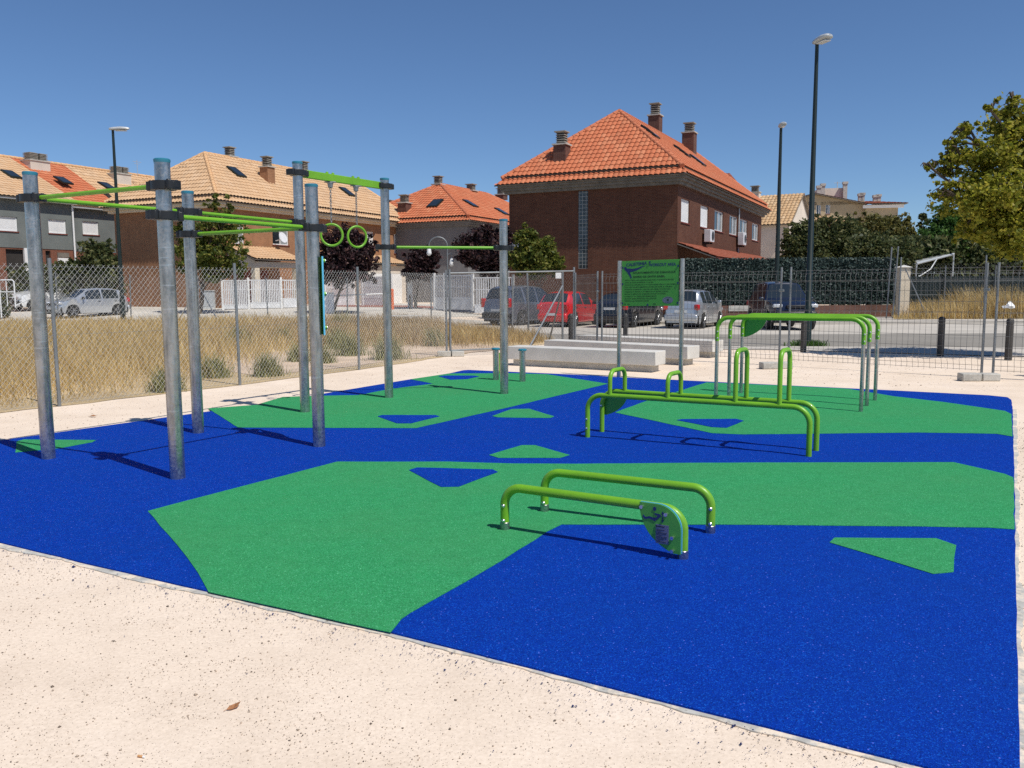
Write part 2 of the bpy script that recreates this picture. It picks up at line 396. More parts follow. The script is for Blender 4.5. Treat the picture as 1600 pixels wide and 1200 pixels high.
def isect(a, b, c, d):
    a, b, c, d = [Vector(q[:2]) for q in (a, b, c, d)]
    r = b - a; s = d - c; k = r.x * s.y - r.y * s.x
    return a + r * (((c - a).x * s.y - (c - a).y * s.x) / k)
def jag(pts, step=.25, amp=.012, rad=None):         # a hand-laid, slightly uneven edge
    out = []; n = len(pts)
    for i in range(n):
        a = Vector(pts[i][:2]); b = Vector(pts[(i + 1) % n][:2]); m = max(1, int((b - a).length / step)); d = (b - a).normalized(); q = Vector((-d.y, d.x))
        for j in range(m): out.append(tuple(a + (b - a) * j / m + (q * random.uniform(-amp, amp) if j else Vector((0, 0)))))
    return out
sheet('ground', [(-400, -30), (400, -30), (400, 600), (-400, 600)], 0.0, M['sand'])

FL, FR0 = gd(0, 850), gd(1430, 1200)
right_a, right_b = gd(1583, 700), gd(1591, 1100)
cornerR = isect(gd(940, 1075), gd(1430, 1200), gd(1587, 900), right_b)
cornerL = isect(gd(0, 850), gd(325, 927), gd(0, 690), gd(400, 634))
court = [tuple(cornerL), *px((0, 850), (160, 889), (325, 927), (611, 992), (940, 1075), (1200, 1141)), tuple(cornerR),
         *px((1587, 900), (1585, 740), (1582, 640), (1580, 626), (1574, 622), (1545, 619), (1370, 610), (1190, 601.5), (960, 590), (890, 586), (800, 582), (732, 579), (724, 579.5), (702, 584.5), (640, 594), (400, 634), (0, 690))]
rf = sheet('rubber_floor', jag(court, .2, .004), .014, M['blue'], thick=.05)
tag(rf, 'blue and green rubber safety floor of the exercise area', 'floor')
def patch(name, pts, lift, mat): return sheet(name, jag(px(*pts), .22, .006), lift, mat, rf, thick=.0035)
patch('green_field', [(231,802),(527,724),(700,724),(800,727),(900,727.5),(1180,725.5),(1300,725.3),(1490,725),(1545,737.5),(1570,743.5),(1583,749),(1585,831),(1545,828),(1435,826),(1180,823.5),(877.5,823),(855,834),(784,880),(726.5,914),(641,962.5),(627.5,972),(619,983),(610.5,993.5),(470,961.5),(326,929.5),(310,900),(292.5,875),(250,825)], .018, M['green'])
patch('green_field', [(442,622),(507,620),(560,619),(612,609),(677,601),(641,594),(702,585),(800,584.4),(854,586),(950,601),(800,637),(650,671),(500,670.5),(372,670),(325,640),(400,634.5)], .018, M['green'])
patch('green_field', [(961,646.5),(1005,630),(1104,599),(1200,603),(1325,609),(1397,621),(1475,630),(1550,641),(1570,644),(1580.5,649),(1582,684.5),(1556,680),(1435,678),(1160,681),(1112,679)], .018, M['green'])
patch('blue_patch', [(639,738),(652,734),(770,737),(778,741),(717,764),(689,764.5)], .022, M['blue'])
patch('blue_patch', [(590,653),(597,651),(680,651),(687,653),(642,664),(620,664)], .022, M['blue'])
patch('blue_patch', [(685,589.5),(695,588.5),(740,588.6),(749,590),(730,594),(704,595)], .022, M['blue'])
patch('blue_patch', [(1057,659),(1065,657.5),(1150,657),(1162,660),(1135,671),(1112,670)], .022, M['blue'])
patch('green_patch', [(764,713.5),(815.6,698),(836,698),(890,713.5),(875,718),(778.5,718)], .018, M['green'])
patch('green_patch', [(769,652),(800,641),(827,640.5),(866,652.5),(860,655),(800,654.5),(777,654)], .018, M['green'])
patch('green_patch', [(1296,851.6),(1304,844),(1462.5,845),(1494,856),(1490,898),(1475,899.5),(1457,901)], .018, M['green'])
patch('green_patch', [(24,709.5),(26,692),(37.5,689),(150,690),(145,693),(95,702.5)], .018, M['green'])
# concrete edging, half buried in the sand
def edging(pts, w, seed):
    rnd = random.Random(seed); P = [Vector(p[:2]) for p in pts]; o = []
    step = []
    for a, b in zip(P[:-1], P[1:]):
        m = max(1, int((b - a).length / .05))
        step += [a + (b - a) * j / m for j in range(m)]
    step.append(P[-1]); inn = []; ext = []; k = .5
    for i, p in enumerate(step):
        d = (step[min(i + 1, len(step) - 1)] - step[max(i - 1, 0)]).normalized(); q = Vector((d.y, -d.x))
        k = max(-.5, min(1, k + (.25 - k) * .08 + rnd.uniform(-.24, .24)))
        inn.append(p - q * .02); ext.append(p + q * (w * (.35 + .65 * k)))
    poly = [tuple(p) for p in inn] + [tuple(p) for p in reversed(ext)]
    return sheet('kerb', poly, .006, M['sandkerb'], thick=.05)
edging([tuple(cornerL)] + px((0, 850), (160, 889), (325, 927), (611, 992), (940, 1075), (1200, 1141)) + [tuple(cornerR)], .075, 3)
edging([tuple(cornerR)] + px((1587, 900), (1585, 740), (1582, 640)), .05, 5)

# the vacant lot, the street and its pavements
near_fence = [gd(93, 635), gd(375, 602), gd(561, 578), gd(698, 557)]
nf0 = near_fence[0] + (near_fence[0] - near_fence[1]); nf00 = nf0 + (nf0 - near_fence[0]) * 1.0
far_line = px((0, 499), (205, 502.5), (419, 504), (543, 506), (674, 511), (800, 524), (879, 535))
far_line[0] = (-26.0, far_line[0][1] - .5)
lot = [tuple(nf00[:2]), tuple(nf0[:2])] + [tuple(p[:2]) for p in near_fence] + [tuple(gd(760, 548)[:2])] + list(reversed(far_line)) + [(-60, 40), (-60, 6)]
sheet('lot_soil', jag(lot, .4, .06), .006, M['soil'])
bare = px((400, 590), (520, 577), (600, 566), (690, 556), (775, 548), (800, 543), (740, 538), (640, 540), (560, 543), (470, 548), (400, 551), (330, 560), (300, 570))
sheet('bare_path', jag(bare, .4, .12), .012, M['bare'])
# street surfaces
e_n = px((1200, 540), (1600, 543)); 
sheet('road', [(-70, 33.2), (-26, 38.2), *[(p[0], p[1] + .5) for p in far_line[1:]], *px((900, 541), (1000, 540.5), (1200, 541), (1600, 543)), (40, 17.0), (60, 17.0), (60, 29.3), (9, 29.3), (1.5, 30.4), (-3, 38), (-20, 43), (-70, 40)], .010, M['asphalt'])
sheet('parking_strip', [(60, 29.3), (60, 36.7), (9, 36.9), (2, 40.2), (-4, 43.5), (-3, 38), (1.5, 30.4), (9, 29.3)], .010, M['parking'])
sheet('plaza', [(-70, 40), (-20, 43), (-3, 38), (-4, 43.5), (-1.5, 46), (-5, 58), (-12, 70), (-22, 60), (-30, 46), (-70, 48)], .010, M['plaza'])
pav = [(60, 36.7), (60, 43), (9, 44), (3, 47), (0, 43.5), (2, 40.2), (9, 36.9)]
sheet('pavement', pav, .13, M['pave'], thick=.14)
sheet('pavement', px((880, 546), (1000, 544.5), (1200, 547), (1600, 558)) + [(19, 17.6), (19, 19.2)] + px((1600, 543.6), (1200, 541.6), (1000, 541.1), (900, 541.6)), .016, M['pave'])
sheet('red_path', [(-13.8, 55.6), (-10.2, 52.9), (-3.4, 50.2), (-2.6, 52), (-9, 55.8), (-13, 58)], .022, M['redpave'])

# ================================================================ pull-up frame
STEEL_R = .0625
base = {1: gd(76, 716, .014), 2: gd(278, 747, .014), 3: gd(310, 676, .014), 4: gd(499, 697, .014), 5: gd(477, 644, .014), 6: gd(608, 621.5, .014), 7: gd(788, 615.5, .014)}
top_seen = {1: (46, 268), 2: (248, 247.5), 3: (293, 298), 4: (486, 287), 5: (467, 252), 6: (600, 278), 7: (783, 342)}
height = {i: zat(top_seen[i][1], base[i].y, top_seen[i][0]) - base[i].z for i in base}
c0 = sum((base[i] for i in base), Vector()) / 7; c0.z = .014
FR = thing('pull_up_frame', 'tall pull-up frame of seven galvanised posts joined by lime green bars', 'exercise frame', c0)
posts = {}
for i, b in base.items():
    lean = random.uniform(-.004, .004)
    posts[i] = MB().tube([b - Vector((0, 0, .03)), b + Vector((lean, 0, height[i] - .03))], STEEL_R, 28).build('post', M['galv'], FR, world=True)
    MB().lathe([(STEEL_R + .001, -.004), (STEEL_R + .004, .01), (STEEL_R + .004, .022), (STEEL_R - .004, .029), (.02, .031)], b + Vector((lean, 0, height[i] - .032)), 28).build('post_cap', M['teal'], posts[i], world=True)
def clamp(i, z, d):
    b = base[i]; d = Vector((d.x, d.y, 0)).normalized(); q = Vector((-d.y, d.x, 0)); m = MB()
    hp = [(-.152, .02), (-.15, .045), (-.136, .064), (-.116, .066), (-.1, .054), (-.084, .056), (-.066, .076), (-.038, .092), (0, .097)]
    hp = hp + [(-x, y) for x, y in reversed(hp[:-1])]; out = [(x, y) for x, y in reversed(hp)] + [(x, -y) for x, y in hp]
    o = Vector((b.x, b.y, b.z + z - .036))
    m.prism(out, o, d, q, (0, 0, 1), .072)
    for sx in (-1, 1):
        for sy in (-1, 1):
            m.lathe([(.016, 0), (.016, .009), (.01, .011)], o + d * (.108 * sx) + q * (.04 * sy) + Vector((0, 0, .07)), 10)
        m.box(o + d * (.139 * sx) + Vector((0, 0, .036)), (.03, .06, .05), math.atan2(d.y, d.x))
    return m.build('clamp', M['black'], FR, world=True, bevel=.008)
def bar(i, j, z, r=.0205, off=0.0):
    a, b = base[i], base[j]; d = (b - a).normalized(); zz = Vector((0, 0, z))
    return MB().tube([a + d * .12 + zz, b - d * .12 + zz], r, 14).build('bar', M['lime'], FR, world=True)
D = lambda i, j: base[j] - base[i]
HI, LO = 2.446, 2.203
for i, z, d in ((1, HI, D(1, 2)), (2, HI, D(1, 2)), (2, LO, D(2, 4)), (3, HI, D(1, 3)), (3, LO, D(3, 4)), (4, LO, D(2, 4)), (5, HI, D(3, 5)), (5, 3.07, D(5, 6)), (6, 3.07, D(5, 6)), (6, LO, D(6, 7)), (7, LO, D(6, 7))):
    clamp(i, z, d)
for i, j, z in ((1, 2, HI), (1, 3, HI), (2, 4, LO), (3, 4, LO), (3, 5, HI), (6, 7, LO)): bar(i, j, z)
# beam that carries the rings
d56 = D(5, 6).normalized(); q56 = Vector((-d56.y, d56.x, 0)); a5 = base[5] + d56 * .11 + Vector((0, 0, 3.07)); b6 = base[6] - d56 * .11 + Vector((0, 0, 3.07))
bm_ = MB(); bm_.box((a5 + b6) / 2, ((b6 - a5).length, .05, .1), math.atan2(d56.y, d56.x)); beam = bm_.build('ring_beam', M['lime'], FR, world=True, bevel=.008)
L56 = D(5, 6).length
ring_proto = None
for k, (t, lab) in enumerate(((.345, 'lime gymnastic ring hanging on a chain nearest the tallest left beam post'), (.64, 'lime gymnastic ring hanging on a chain between the other ring and the right beam post'))):
    p = base[5] + d56 * (L56 * t) + Vector((0, 0, 3.02))
    for s in (-1, 1): MB().lathe([(.02, 0), (.021, .012), (.013, .022), (.004, .026)], p + d56 * (.055 * s) + Vector((0, 0, .1)), 12).build('dome_nut', M['lime'], beam, world=True)
    T = thing('gymnastic_ring', ['lime green gymnastic ring hanging on a chain, the one closer to the twin tall posts', 'lime green gymnastic ring hanging on a chain, the one closer to the single beam post'][k], 'gymnastic ring', p, math.atan2(d56.y, d56.x) * .15 + [.05, .5][k], 'gymnastic rings on the tall beam')
    MB().span((-.075, -.03, -.012), (.075, .03, 0)).lathe([(.012, -.085), (.032, -.075), (.034, -.04), (.045, -.012)], (0, 0, 0), 14).build('swivel_bracket', M['dpost'], T, bevel=.003)
    ch = MB(); z = -.085; n = 0
    while z > -.535:
        mm = Matrix.Rotation(R(90) * (n % 2) + .3, 3, 'Z')
        ch.tube([(mm @ Vector((.0115 * math.cos(a), 0, .02 * math.sin(a)))) + Vector((0, 0, z - .014)) for a in [2 * math.pi * q / 10 for q in range(10)]], .0042, 6, closed=True)
        z -= .029; n += 1
    ch.build('chain', M['dpost'], T)
    zc = z - .15
    MB().tube([(.142 * math.cos(a), 0, zc + .142 * math.sin(a)) for a in [2 * math.pi * q / 40 for q in range(40)]], .0165, 10, closed=True).build('hoop', M['lime'], T)
# instruction panel bolted to the fourth post, seen edge-on
p4 = base[4]; ex = Vector((-.46, .888, 0)).normalized(); nx = Vector((ex.y, -ex.x, 0))
po = p4 + nx * .062 + Vector((0, 0, 1.14)) - ex * .07
outl = [(0, 0), (.26, .02), (.30, .1), (.30, .68), (.26, .76), (0, .78)]
pnl = MB().prism(outl, po, ex, (0, 0, 1), nx, .012).build('info_panel', M['limeface'], FR, world=True)
m = MB(); m.box(po + nx * .006 + Vector((0, 0, .39)) - ex * .005, (.011, .016, .785), math.atan2(ex.y, ex.x)); m.build('panel_edge', M['sky_edge'], pnl, world=True)
for zz in (.07, .41, .74):
    q = po + Vector((0, 0, zz)) + ex * .05
    MB().tube([q - nx * .1, q - nx * .005], .007, 8).tube([q + nx * .01, q + nx * .05], .016, 10).build('panel_bolt', M['bolt'], pnl, world=True)
    MB().tube([q + nx * .012, q + nx * .045], .02, 12).build('bolt_cap', M['lime'], pnl, world=True)

# ================================================================ two short step posts
for i, (u, v, lab) in enumerate(((775, 593.5, 'short galvanised stepping post with teal cap and a green strip, left of the tall post'), (816.5, 596, 'short galvanised stepping post with teal cap standing alone in front of the bench'))):
    b = gd(u, v, .018); T = thing('stepping_post', lab, 'stepping post', b, 0, 'short stepping posts')
    MB().tube([(0, 0, -.02), (0, 0, .535)], .052, 20).build('post', M['galv'], T)
    MB().lathe([(.07, .53), (.075, .535), (.075, .553), (.06, .565), (.02, .568)], (0, 0, 0), 20).build('post_cap', M['teal'], T)
    if i == 0: MB().span((.055, .05, .1), (.09, .1, .47)).build('back_strip', M['lime'], T)

# ================================================================ low push-up bars
def rail(T, a, b, h, r, rad, mat, name='rail', z0=.0):
    return MB().tube(fillet([a + Vector((0, 0, z0)), a + Vector((0, 0, h)), b + Vector((0, 0, h)), b + Vector((0, 0, z0))], rad, 10), r, 18).build(name, mat, T, world=True)
def bolts(T, p, zs, n, r):
    for z in zs:
        q = p + Vector((0, 0, z)); MB().tube([q + n * (r - .004), q + n * (r + .008), q + n * (r + .014)], [.012, .012, .006], 10).build('bolt', M['bolt'], T, world=True)
la, lb = gd(789, 826.5, .018), gd(1067, 872, .014); fa_, fb_ = gd(851, 798, .018), gd(1110, 832, .014)
LOWH, LR = .288, .0295
lows = []
for (a, b, lab) in ((la, lb, 'low lime push-up bar with a green leaf-shaped instruction panel at one end'), (fa_, fb_, 'plain low lime push-up bar without panel, behind the one with the panel')):
    T = thing('push_up_bar', lab, 'push-up bar', (a + b) / 2, 0, 'low push-up bars')
    rail(T, a, b, LOWH, LR, .13, M['lime'], z0=.04)
    for p in (a, b):
        MB().lathe([(LR + .003, -.02), (LR + .003, .047), (LR, .05)], p, 18).build('foot_sleeve', M['galv'], T, world=True)
    n = Vector((-.3, -.95, 0)).normalized()
    for p in (a, b):
        if not (p is lb): bolts(T, p, (.065, .165), n, LR)
    lows.append(T)
# leaf panel on the near bar
dx = (la - lb).normalized(); nn = Vector((dx.y, -dx.x, 0)); 
if nn.y > 0: nn = -nn
def outline2(w, h, rad):
    pts = [(rad - rad * math.cos(R(9 * k)), h - rad + rad * math.sin(R(9 * k))) for k in range(11)]
    pts.append((w, h))
    P0, P1, P2 = Vector((w, h)), Vector((w * .98, h * .27)), Vector((.045, 0))
    for k in range(1, 11):
        t = k / 10; q = P0 * (1 - t) ** 2 + P1 * 2 * t * (1 - t) + P2 * t * t; pts.append((q.x, q.y))
    pts.append((0, 0)); return pts
def leaf_panel(T, corner, dx, nn, w, h, top, rad, face, edge=True, off=LR):
    o = corner + Vector((0, 0, top - h)) + nn * (off + .002)
    ol = outline2(w, h, rad)
    if edge:
        core = MB().prism([(x - .006, y + .004) for x, y in ol], o, dx, (0, 0, 1), nn, .006).build('panel_core', M['sky_edge'], T, world=True)
        pn = MB().prism(ol, o + nn * .006, dx, (0, 0, 1), nn, .008).build('leaf_panel', face, T, world=True); core.parent = pn
    else: pn = MB().prism(ol, o, dx, (0, 0, 1), nn, .012).build('leaf_panel', face, T, world=True)
    return pn, o + nn * (.014 if edge else .012)
pn, fo = leaf_panel(lows[0], lb, dx, nn, .26, .285, LOWH + LR, .15, M['panel'])
def deco(parent, fo, dx, nn, polys, name, mat, d=.0025, sq=1.0):
    m = MB()
    for p in polys: m.prism([(x * sq, y) for x, y in p], fo + nn * .0003, dx, (0, 0, 1), nn, d)
    return m.build(name, mat, parent, world=True, smooth=0)
def disc(x, y, r, n=16): return [(x + r * math.cos(2 * math.pi * k / n), y + r * math.sin(2 * math.pi * k / n)) for k in range(n)]
deco(pn, fo, dx, nn, [disc(.196, .255, .0125), [(.2, .23), (.155, .226), (.148, .215), (.18, .19), (.2, .196), (.205, .2), (.182, .203), (.172, .215), (.19, .218)],
     [(.285, .2), (.27, .185), (.235, .193), (.2, .182), (.185, .182), (.185, .192), (.2, .2), (.235, .206), (.265, .199), (.283, .212)],
     [(.138, .19), (.132, .19), (.132, .232), (.138, .232)], [(.135, .246), (.145, .23), (.125, .23)], [(.135, .176), (.145, .192), (.125, .192)]], 'exercise_pictogram', M['navy'], .0025, .83)
pl = deco(pn, fo, dx, nn, [[(.085, .05), (.178, .05), (.178, .165), (.085, .165)]], 'data_plate', M['plate'], .004, .86)
txt = [[(.115, .15), (.165, .15), (.165, .156), (.115, .156)], [(.168, .146), (.174, .146), (.174, .16), (.168, .16)]] + [[(.173 - L, y), (.173, y), (.173, y + .0025), (.173 - L, y + .0025)] for L, y in ((.06, .132), (.035, .125), (.075, .116), (.07, .108), (.04, .1), (.075, .091), (.075, .083), (.055, .075), (.03, .067), (.07, .06))]
deco(pl, fo + nn * .004, dx, nn, txt, 'plate_print', M['trim'], .0012, .86)
m = MB()
for x, y in ((.238, .262), (.085, .235), (.045, .1), (.045, .02)):
    q = fo + dx * x + Vector((0, 0, y)); MB().tube([q, q + nn * .022, q + nn * .0225, q + nn * .032], [.008, .008, .012, .011], 10).build('bolt', M['bolt'], pn, world=True)

# ================================================================ two-rail bars with hoops
T = thing('hoop_bars', 'pair of long knee-high lime rails bridged by two low and two tall hoops', 'exercise bars', gd(1090, 694, .014), 0)
A1, A2 = gd(918, 683, .014), gd(1263.5, 713, .014); B1_, B2_ = gd(940.5, 674.5, .014), gd(1275, 704, .014)
RH, RR = .463, .027
rail(T, A1, A2, RH, RR, .16, M['lime'], z0=-.02); rail(T, B1_, B2_, RH, RR, .16, M['lime'], z0=-.02)
def on_rail(a, b, u):                                  # where the rail passes a line of sight
    d = ray(u, 620); k = d.x / d.y; dd = b - a
    t = (a.x - k * a.y) / (k * dd.y - dd.x); p = a + dd * t; return Vector((p.x, p.y, a.z + RH))
for ua, ub, h in ((953, 976, .262), (1043, 1063.5, .252), (1149, 1166, .515), (1218, 1232.5, .525)):
    p, q = on_rail(A1, A2, ua), on_rail(B1_, B2_, ub)
    MB().tube(fillet([p, p + Vector((0, 0, h)), q + Vector((0, 0, h)), q], .1, 9), .0235, 16, cap=False).build('hoop', M['lime'], T, world=True)
dA = (B2_ - B1_).normalized(); nA = Vector((dA.y, -dA.x, 0)); nA = nA if nA.y > 0 else -nA
leaf_panel(T, B1_, dA, nA, .3, .3, RH + RR, .16, M['panel'], edge=False, off=RR)
bolts(T, B1_, (.3, .42), -nA, RR); bolts(T, A1, (.1, .2), -nA, RR)

# ================================================================ three-rail parallel bars
rights = [gd(1345, 643, .018), gd(1354, 634, .018), gd(1367, 625.5, .018)]
T = thing('parallel_bars', 'three waist-high lime parallel bars on galvanised legs, closest to the mesh fence', 'parallel bars', rights[1], 0)
dF = (A1 - A2).normalized()
for i, (p, u) in enumerate(zip(rights, (1118.5, 1138.5, 1157.5))):
    d = ray(u, 622); k = d.x / d.y; t = (p.x - k * p.y) / (k * dF.y - dF.x); q = p + dF * t
    h = 1.182
    MB().tube(fillet([p + Vector((0, 0, .86)), p + Vector((0, 0, h)), q + Vector((0, 0, h)), q + Vector((0, 0, .86))], .17, 10), .0285, 18).build('rail', M['lime'], T, world=True)
    for w in (p, q):
        MB().tube([w - Vector((0, 0, .02)), w + Vector((0, 0, .862))], .0255, 16).build('leg', M['galv'], T, world=True)
        bolts(T, w, (.9, .99), Vector((-.1, -1, 0)).normalized(), .0285)
    if i == 2:
        dd = (p - q).normalized(); n2 = Vector((dd.y, -dd.x, 0)); n2 = n2 if n2.y > 0 else -n2
        leaf_panel(T, q, dd, n2, .36, .36, h + .028, .17, M['panel'], edge=False, off=.029)

# ================================================================ sign board
sl, sr = gd(967, 590, 0), gd(1063.5, 594, .014)
T = thing('sign_board', 'green instruction board on two galvanised posts behind the hoop rails', 'sign board', (sl + sr) / 2, 0)
dS = (sr - sl); Wd = dS.length; dS.normalize(); nS = Vector((dS.y, -dS.x, 0)); nS = nS if nS.y < 0 else -nS
for p in (sl, sr): MB().tube([p - Vector((0, 0, .03)), p + Vector((0, 0, 2.095))], .04, 18).build('post', M['galv'], T, world=True)
z0, z1 = 1.29, 2.085
bo = sl + dS * .05 + nS * .01; BW = Wd - .1; BH = z1 - z0; bo = Vector((bo.x, bo.y, z0))
bd = MB().prism([(0, 0), (BW, 0), (BW, BH), (0, BH)], bo, dS, (0, 0, 1), nS, .016).build('board', M['panel'], T, world=True, bevel=.003)
so = bo + nS * .0165
def words(lines, name, mat, parent, o, dx, n, fat=.012):
    m = MB(); dg = bpy.context.evaluated_depsgraph_get()
    for s, x, y, h, wid, tilt in lines:
        cu = bpy.data.curves.new('lettering', 'FONT'); cu.body = s; cu.size = 1.0; cu.extrude = 0.0; cu.offset = fat
        ob = bpy.data.objects.new('lettering', cu); COL.objects.link(ob); bpy.context.view_layer.update()
        me = bpy.data.meshes.new_from_object(ob.evaluated_get(bpy.context.evaluated_depsgraph_get()))
        w = max(v.co.x for v in me.vertices); hh = max(v.co.y for v in me.vertices)
        k = wid / w; ky = h / hh; c, sn = math.cos(tilt), math.sin(tilt)
        P = []
        for v in me.vertices:
            a, b = v.co.x * k, v.co.y * ky; a, b = a * c - b * sn, a * sn + b * c
            P.append(o + dx * (x + a) + Vector((0, 0, y + b)) + n * .0012)
        m.add(P, [tuple(p.vertices) for p in me.polygons])
        bpy.data.objects.remove(ob); bpy.data.curves.remove(cu); bpy.data.meshes.remove(me)
    return m.build(name, mat, parent, world=True, smooth=0)
k = BW
words([('CALISTENIA', .08 * k, .70, .052, .37 * k, .06)], 'headline', M['navy'], bd, so, dS, nS, .03)
words([('WORKOUT AREA', .485 * k, .69, .05, .46 * k, .0)], 'headline', M['navy'], bd, so, dS, nS, .03)
words([('AYUNTAMIENTO DE ZARAGOZA', .20 * k, .567, .034, .74 * k, 0), ('BARRIO DE SANTA ISABEL', .205 * k, .497, .034, .555 * k, 0)], 'lettering', M['ink'], bd, so, dS, nS, .025)
body = [('APTO PARA USUARIOS ADULTOS, Y ADOLESCENTES', .86), ('CON ALTURA SUPERIOR A 1,40 M.', .5), ('ADAPTA EL ESFUERZO A TU CAPACIDAD FISICA Y ESTATURA.', .9), ('HAZ UN CALENTAMIENTO ANTES DE USAR EL EQUIPO.', .84), ('ESTIRATE AL MENOS 1 DIA DE LOS APARATOS EN USO.', .81),
        ('CONSULTA ANTES A TU MEDICO SI TIENES DUDAS.', .77), ('DETEN EL EJERCICIO SI SIENTES DOLOR O FATIGA.', .73), ('CONSULTA AL TELEFONO PERMANENTE.', .57), ('DISTANCIA ENTRE USUARIOS EN CADA ESTACION', .56), ('RESPETA LAS INSTRUCCIONES.', .44)]
words([(s, .055 * k, .445 - .0405 * i, .02, w * k, 0) for i, (s, w) in enumerate(body)], 'body_text', M['ink'], bd, so, dS, nS, .02)
sw = [(.04, .672), (.055, .695), (.08, .69), (.095, .664), (.14, .662), (.2, .655), (.28, .668), (.34, .692), (.43, .708), (.35, .67), (.28, .632), (.2, .605), (.145, .598), (.165, .55), (.185, .49), (.165, .485), (.128, .55), (.09, .61), (.06, .63), (.045, .65)]
deco(bd, so, dS, nS, [[(x * k / 1.0, y) for x, y in sw]] , 'athlete_emblem', M['navy'], .001)
ov = deco(bd, so, dS, nS, [[(.815 * k + .092 * k * math.cos(a), .1 + .06 * math.sin(a)) for a in [2 * math.pi * q / 28 for q in range(28)]]], 'oval_badge', M['plate'], .001)
deco(ov, so + nS * .001, dS, nS, [[(.8 * k, .085), (.832 * k, .085), (.832 * k, .118), (.8 * k, .118)]], 'badge_mark', M['ink'], .001)
words([('PARQUES', .765 * k, .132, .014, .1 * k, 0), ('JUEGOS', .775 * k, .055, .014, .085 * k, 0)], 'badge_text', M['ink'], ov, so + nS * .001, dS, nS)
deco(bd, so, dS, nS, [disc(.065 * k, .035, .012), [(.11 * k, .03), (.15 * k, .03), (.15 * k, .04), (.11 * k, .04)], [(.56 * k, .03), (.61 * k, .03), (.61 * k, .04), (.56 * k, .04)]], 'small_print', M['ink'], .001)
m = MB()
for x, y in ((.01, .68), (.01, .39), (.01, .05), (.49, .76), (.975, .68), (.975, .39), (.975, .05), (.46, .02)):
    q = so + dS * (x * k + .008) + Vector((0, 0, y)); MB().box(q + nS * .006, (.02, .012, .034), math.atan2(dS.y, dS.x)).build('board_clip', M['navy'], bd, world=True)

# ================================================================ concrete benches
def bench(r_front, l_u, l_v, lab, depth=.5, h=.41):
    a = gd(*r_front); b = gd(l_u, l_v); d = (b - a).normalized(); q = Vector((d.y, -d.x, 0)); q = q if q.y > 0 else -q; L = (b - a).length
    T = thing('concrete_bench', lab, 'bench', (a + b) / 2, 0, 'concrete benches'); rz = math.atan2(d.y, d.x); c = a + d * L / 2 + q * depth / 2
    s = MB().box(c + Vector((0, 0, h - .14)), (L, depth, .27), rz).build('seat_slab', M['conc'], T, world=True, bevel=.012)
    MB().box(c + Vector((0, 0, (h - .27) / 2 - .01)), (L - .22, depth - .16, h - .26), rz).build('plinth', M['conc_dark'], T, world=True, bevel=.006)
bench((1024, 583), 792, 571, 'concrete slab bench closest to the rubber floor, behind the tall post')
bench((1074, 572), 850, 558, 'concrete slab bench in the middle of the row of three')
bench((1113, 560), 902, 548, 'concrete slab bench closest to the road, farthest from the rubber floor')
# ================================================================ fences
def strips(segs, r, n=4):                              # many thin straight wires in one soup
    V = []; F = []
    for a, b in segs:
        a = np.array(a, float); b = np.array(b, float); t = b - a; t /= (np.linalg.norm(t) + 1e-9)
        up = np.array((0, 0, 1.)) if abs(t[2]) < .95 else np.array((1., 0, 0)); s = np.cross(t, up); s /= np.linalg.norm(s); w = np.cross(s, t)
        k = len(V)
        for p in (a, b):
            for j in range(n):
                g = 2 * math.pi * j / n; V.append(p + (s * math.cos(g) + w * math.sin(g)) * r)
        for j in range(n): F.append((k + j, k + (j + 1) % n, k + n + (j + 1) % n, k + n + j))
    return V, F
def wires(name, segs, r, mat, parent, n=4):
    V, F = strips(segs, r, n); inv = np.array(WM[parent].inverted()); V = np.array(V); V = V @ inv[:3, :3].T + inv[:3, 3]
    return soup(name, V, F, mat, parent)
def link_mesh(a, b, z0, z1, pitch, lean=1.15):
    a = Vector(a); b = Vector(b); d = b - a; L = Vector((d.x, d.y, 0)).length; d = d / L; H = z1 - z0; out = []; run = H / lean
    rnd = random.Random(int(L * 100))
    def pt(t, z): p = a + d * t; return (p.x, p.y, p.z + z)
    k = -run
    while k < L:
        for s in (0, 1):
            j = rnd.uniform(-.004, .004); k0 = k + j
            t0, t1 = k0, k0 + run; za, zb = z0, z1
            if t0 < 0: za = z0 - t0 * lean; t0 = 0
            if t1 > L: zb = z1 - (t1 - L) * lean; t1 = L
            if t1 - t0 > .02:
                if s: out.append((pt(L - t0, za), pt(L - t1, zb)))
                else: out.append((pt(t0, za), pt(t1, zb)))
        k += pitch
    return out
nfp = [nf00, nf0] + near_fence
T = thing('chain_link_fence', 'chain-link fence with grey posts between the sand path and the dry grass lot', 'fence', near_fence[1], 0)
for p in nfp:
    lx = random.uniform(-.02, .02)
    MB().tube([p - Vector((0, 0, .1)), p + Vector((lx, 0, 2.06))], .026, 10).build('post', M['dpost'], T, world=True)
seg = []
for a, b in zip(nfp[:-1], nfp[1:]): seg += link_mesh(a, b, .03, 1.98, .078)
wires('wire_mesh', seg, .0018, M['wire'], T)
sw_ = []
for a, b in zip(nfp[:-1], nfp[1:]):
    for z in (.05, 1.0, 1.95): sw_.append((a + Vector((0, 0, z)), b + Vector((0, 0, z - .01))))
wires('tension_wire', sw_, .002, M['dpost'], T)
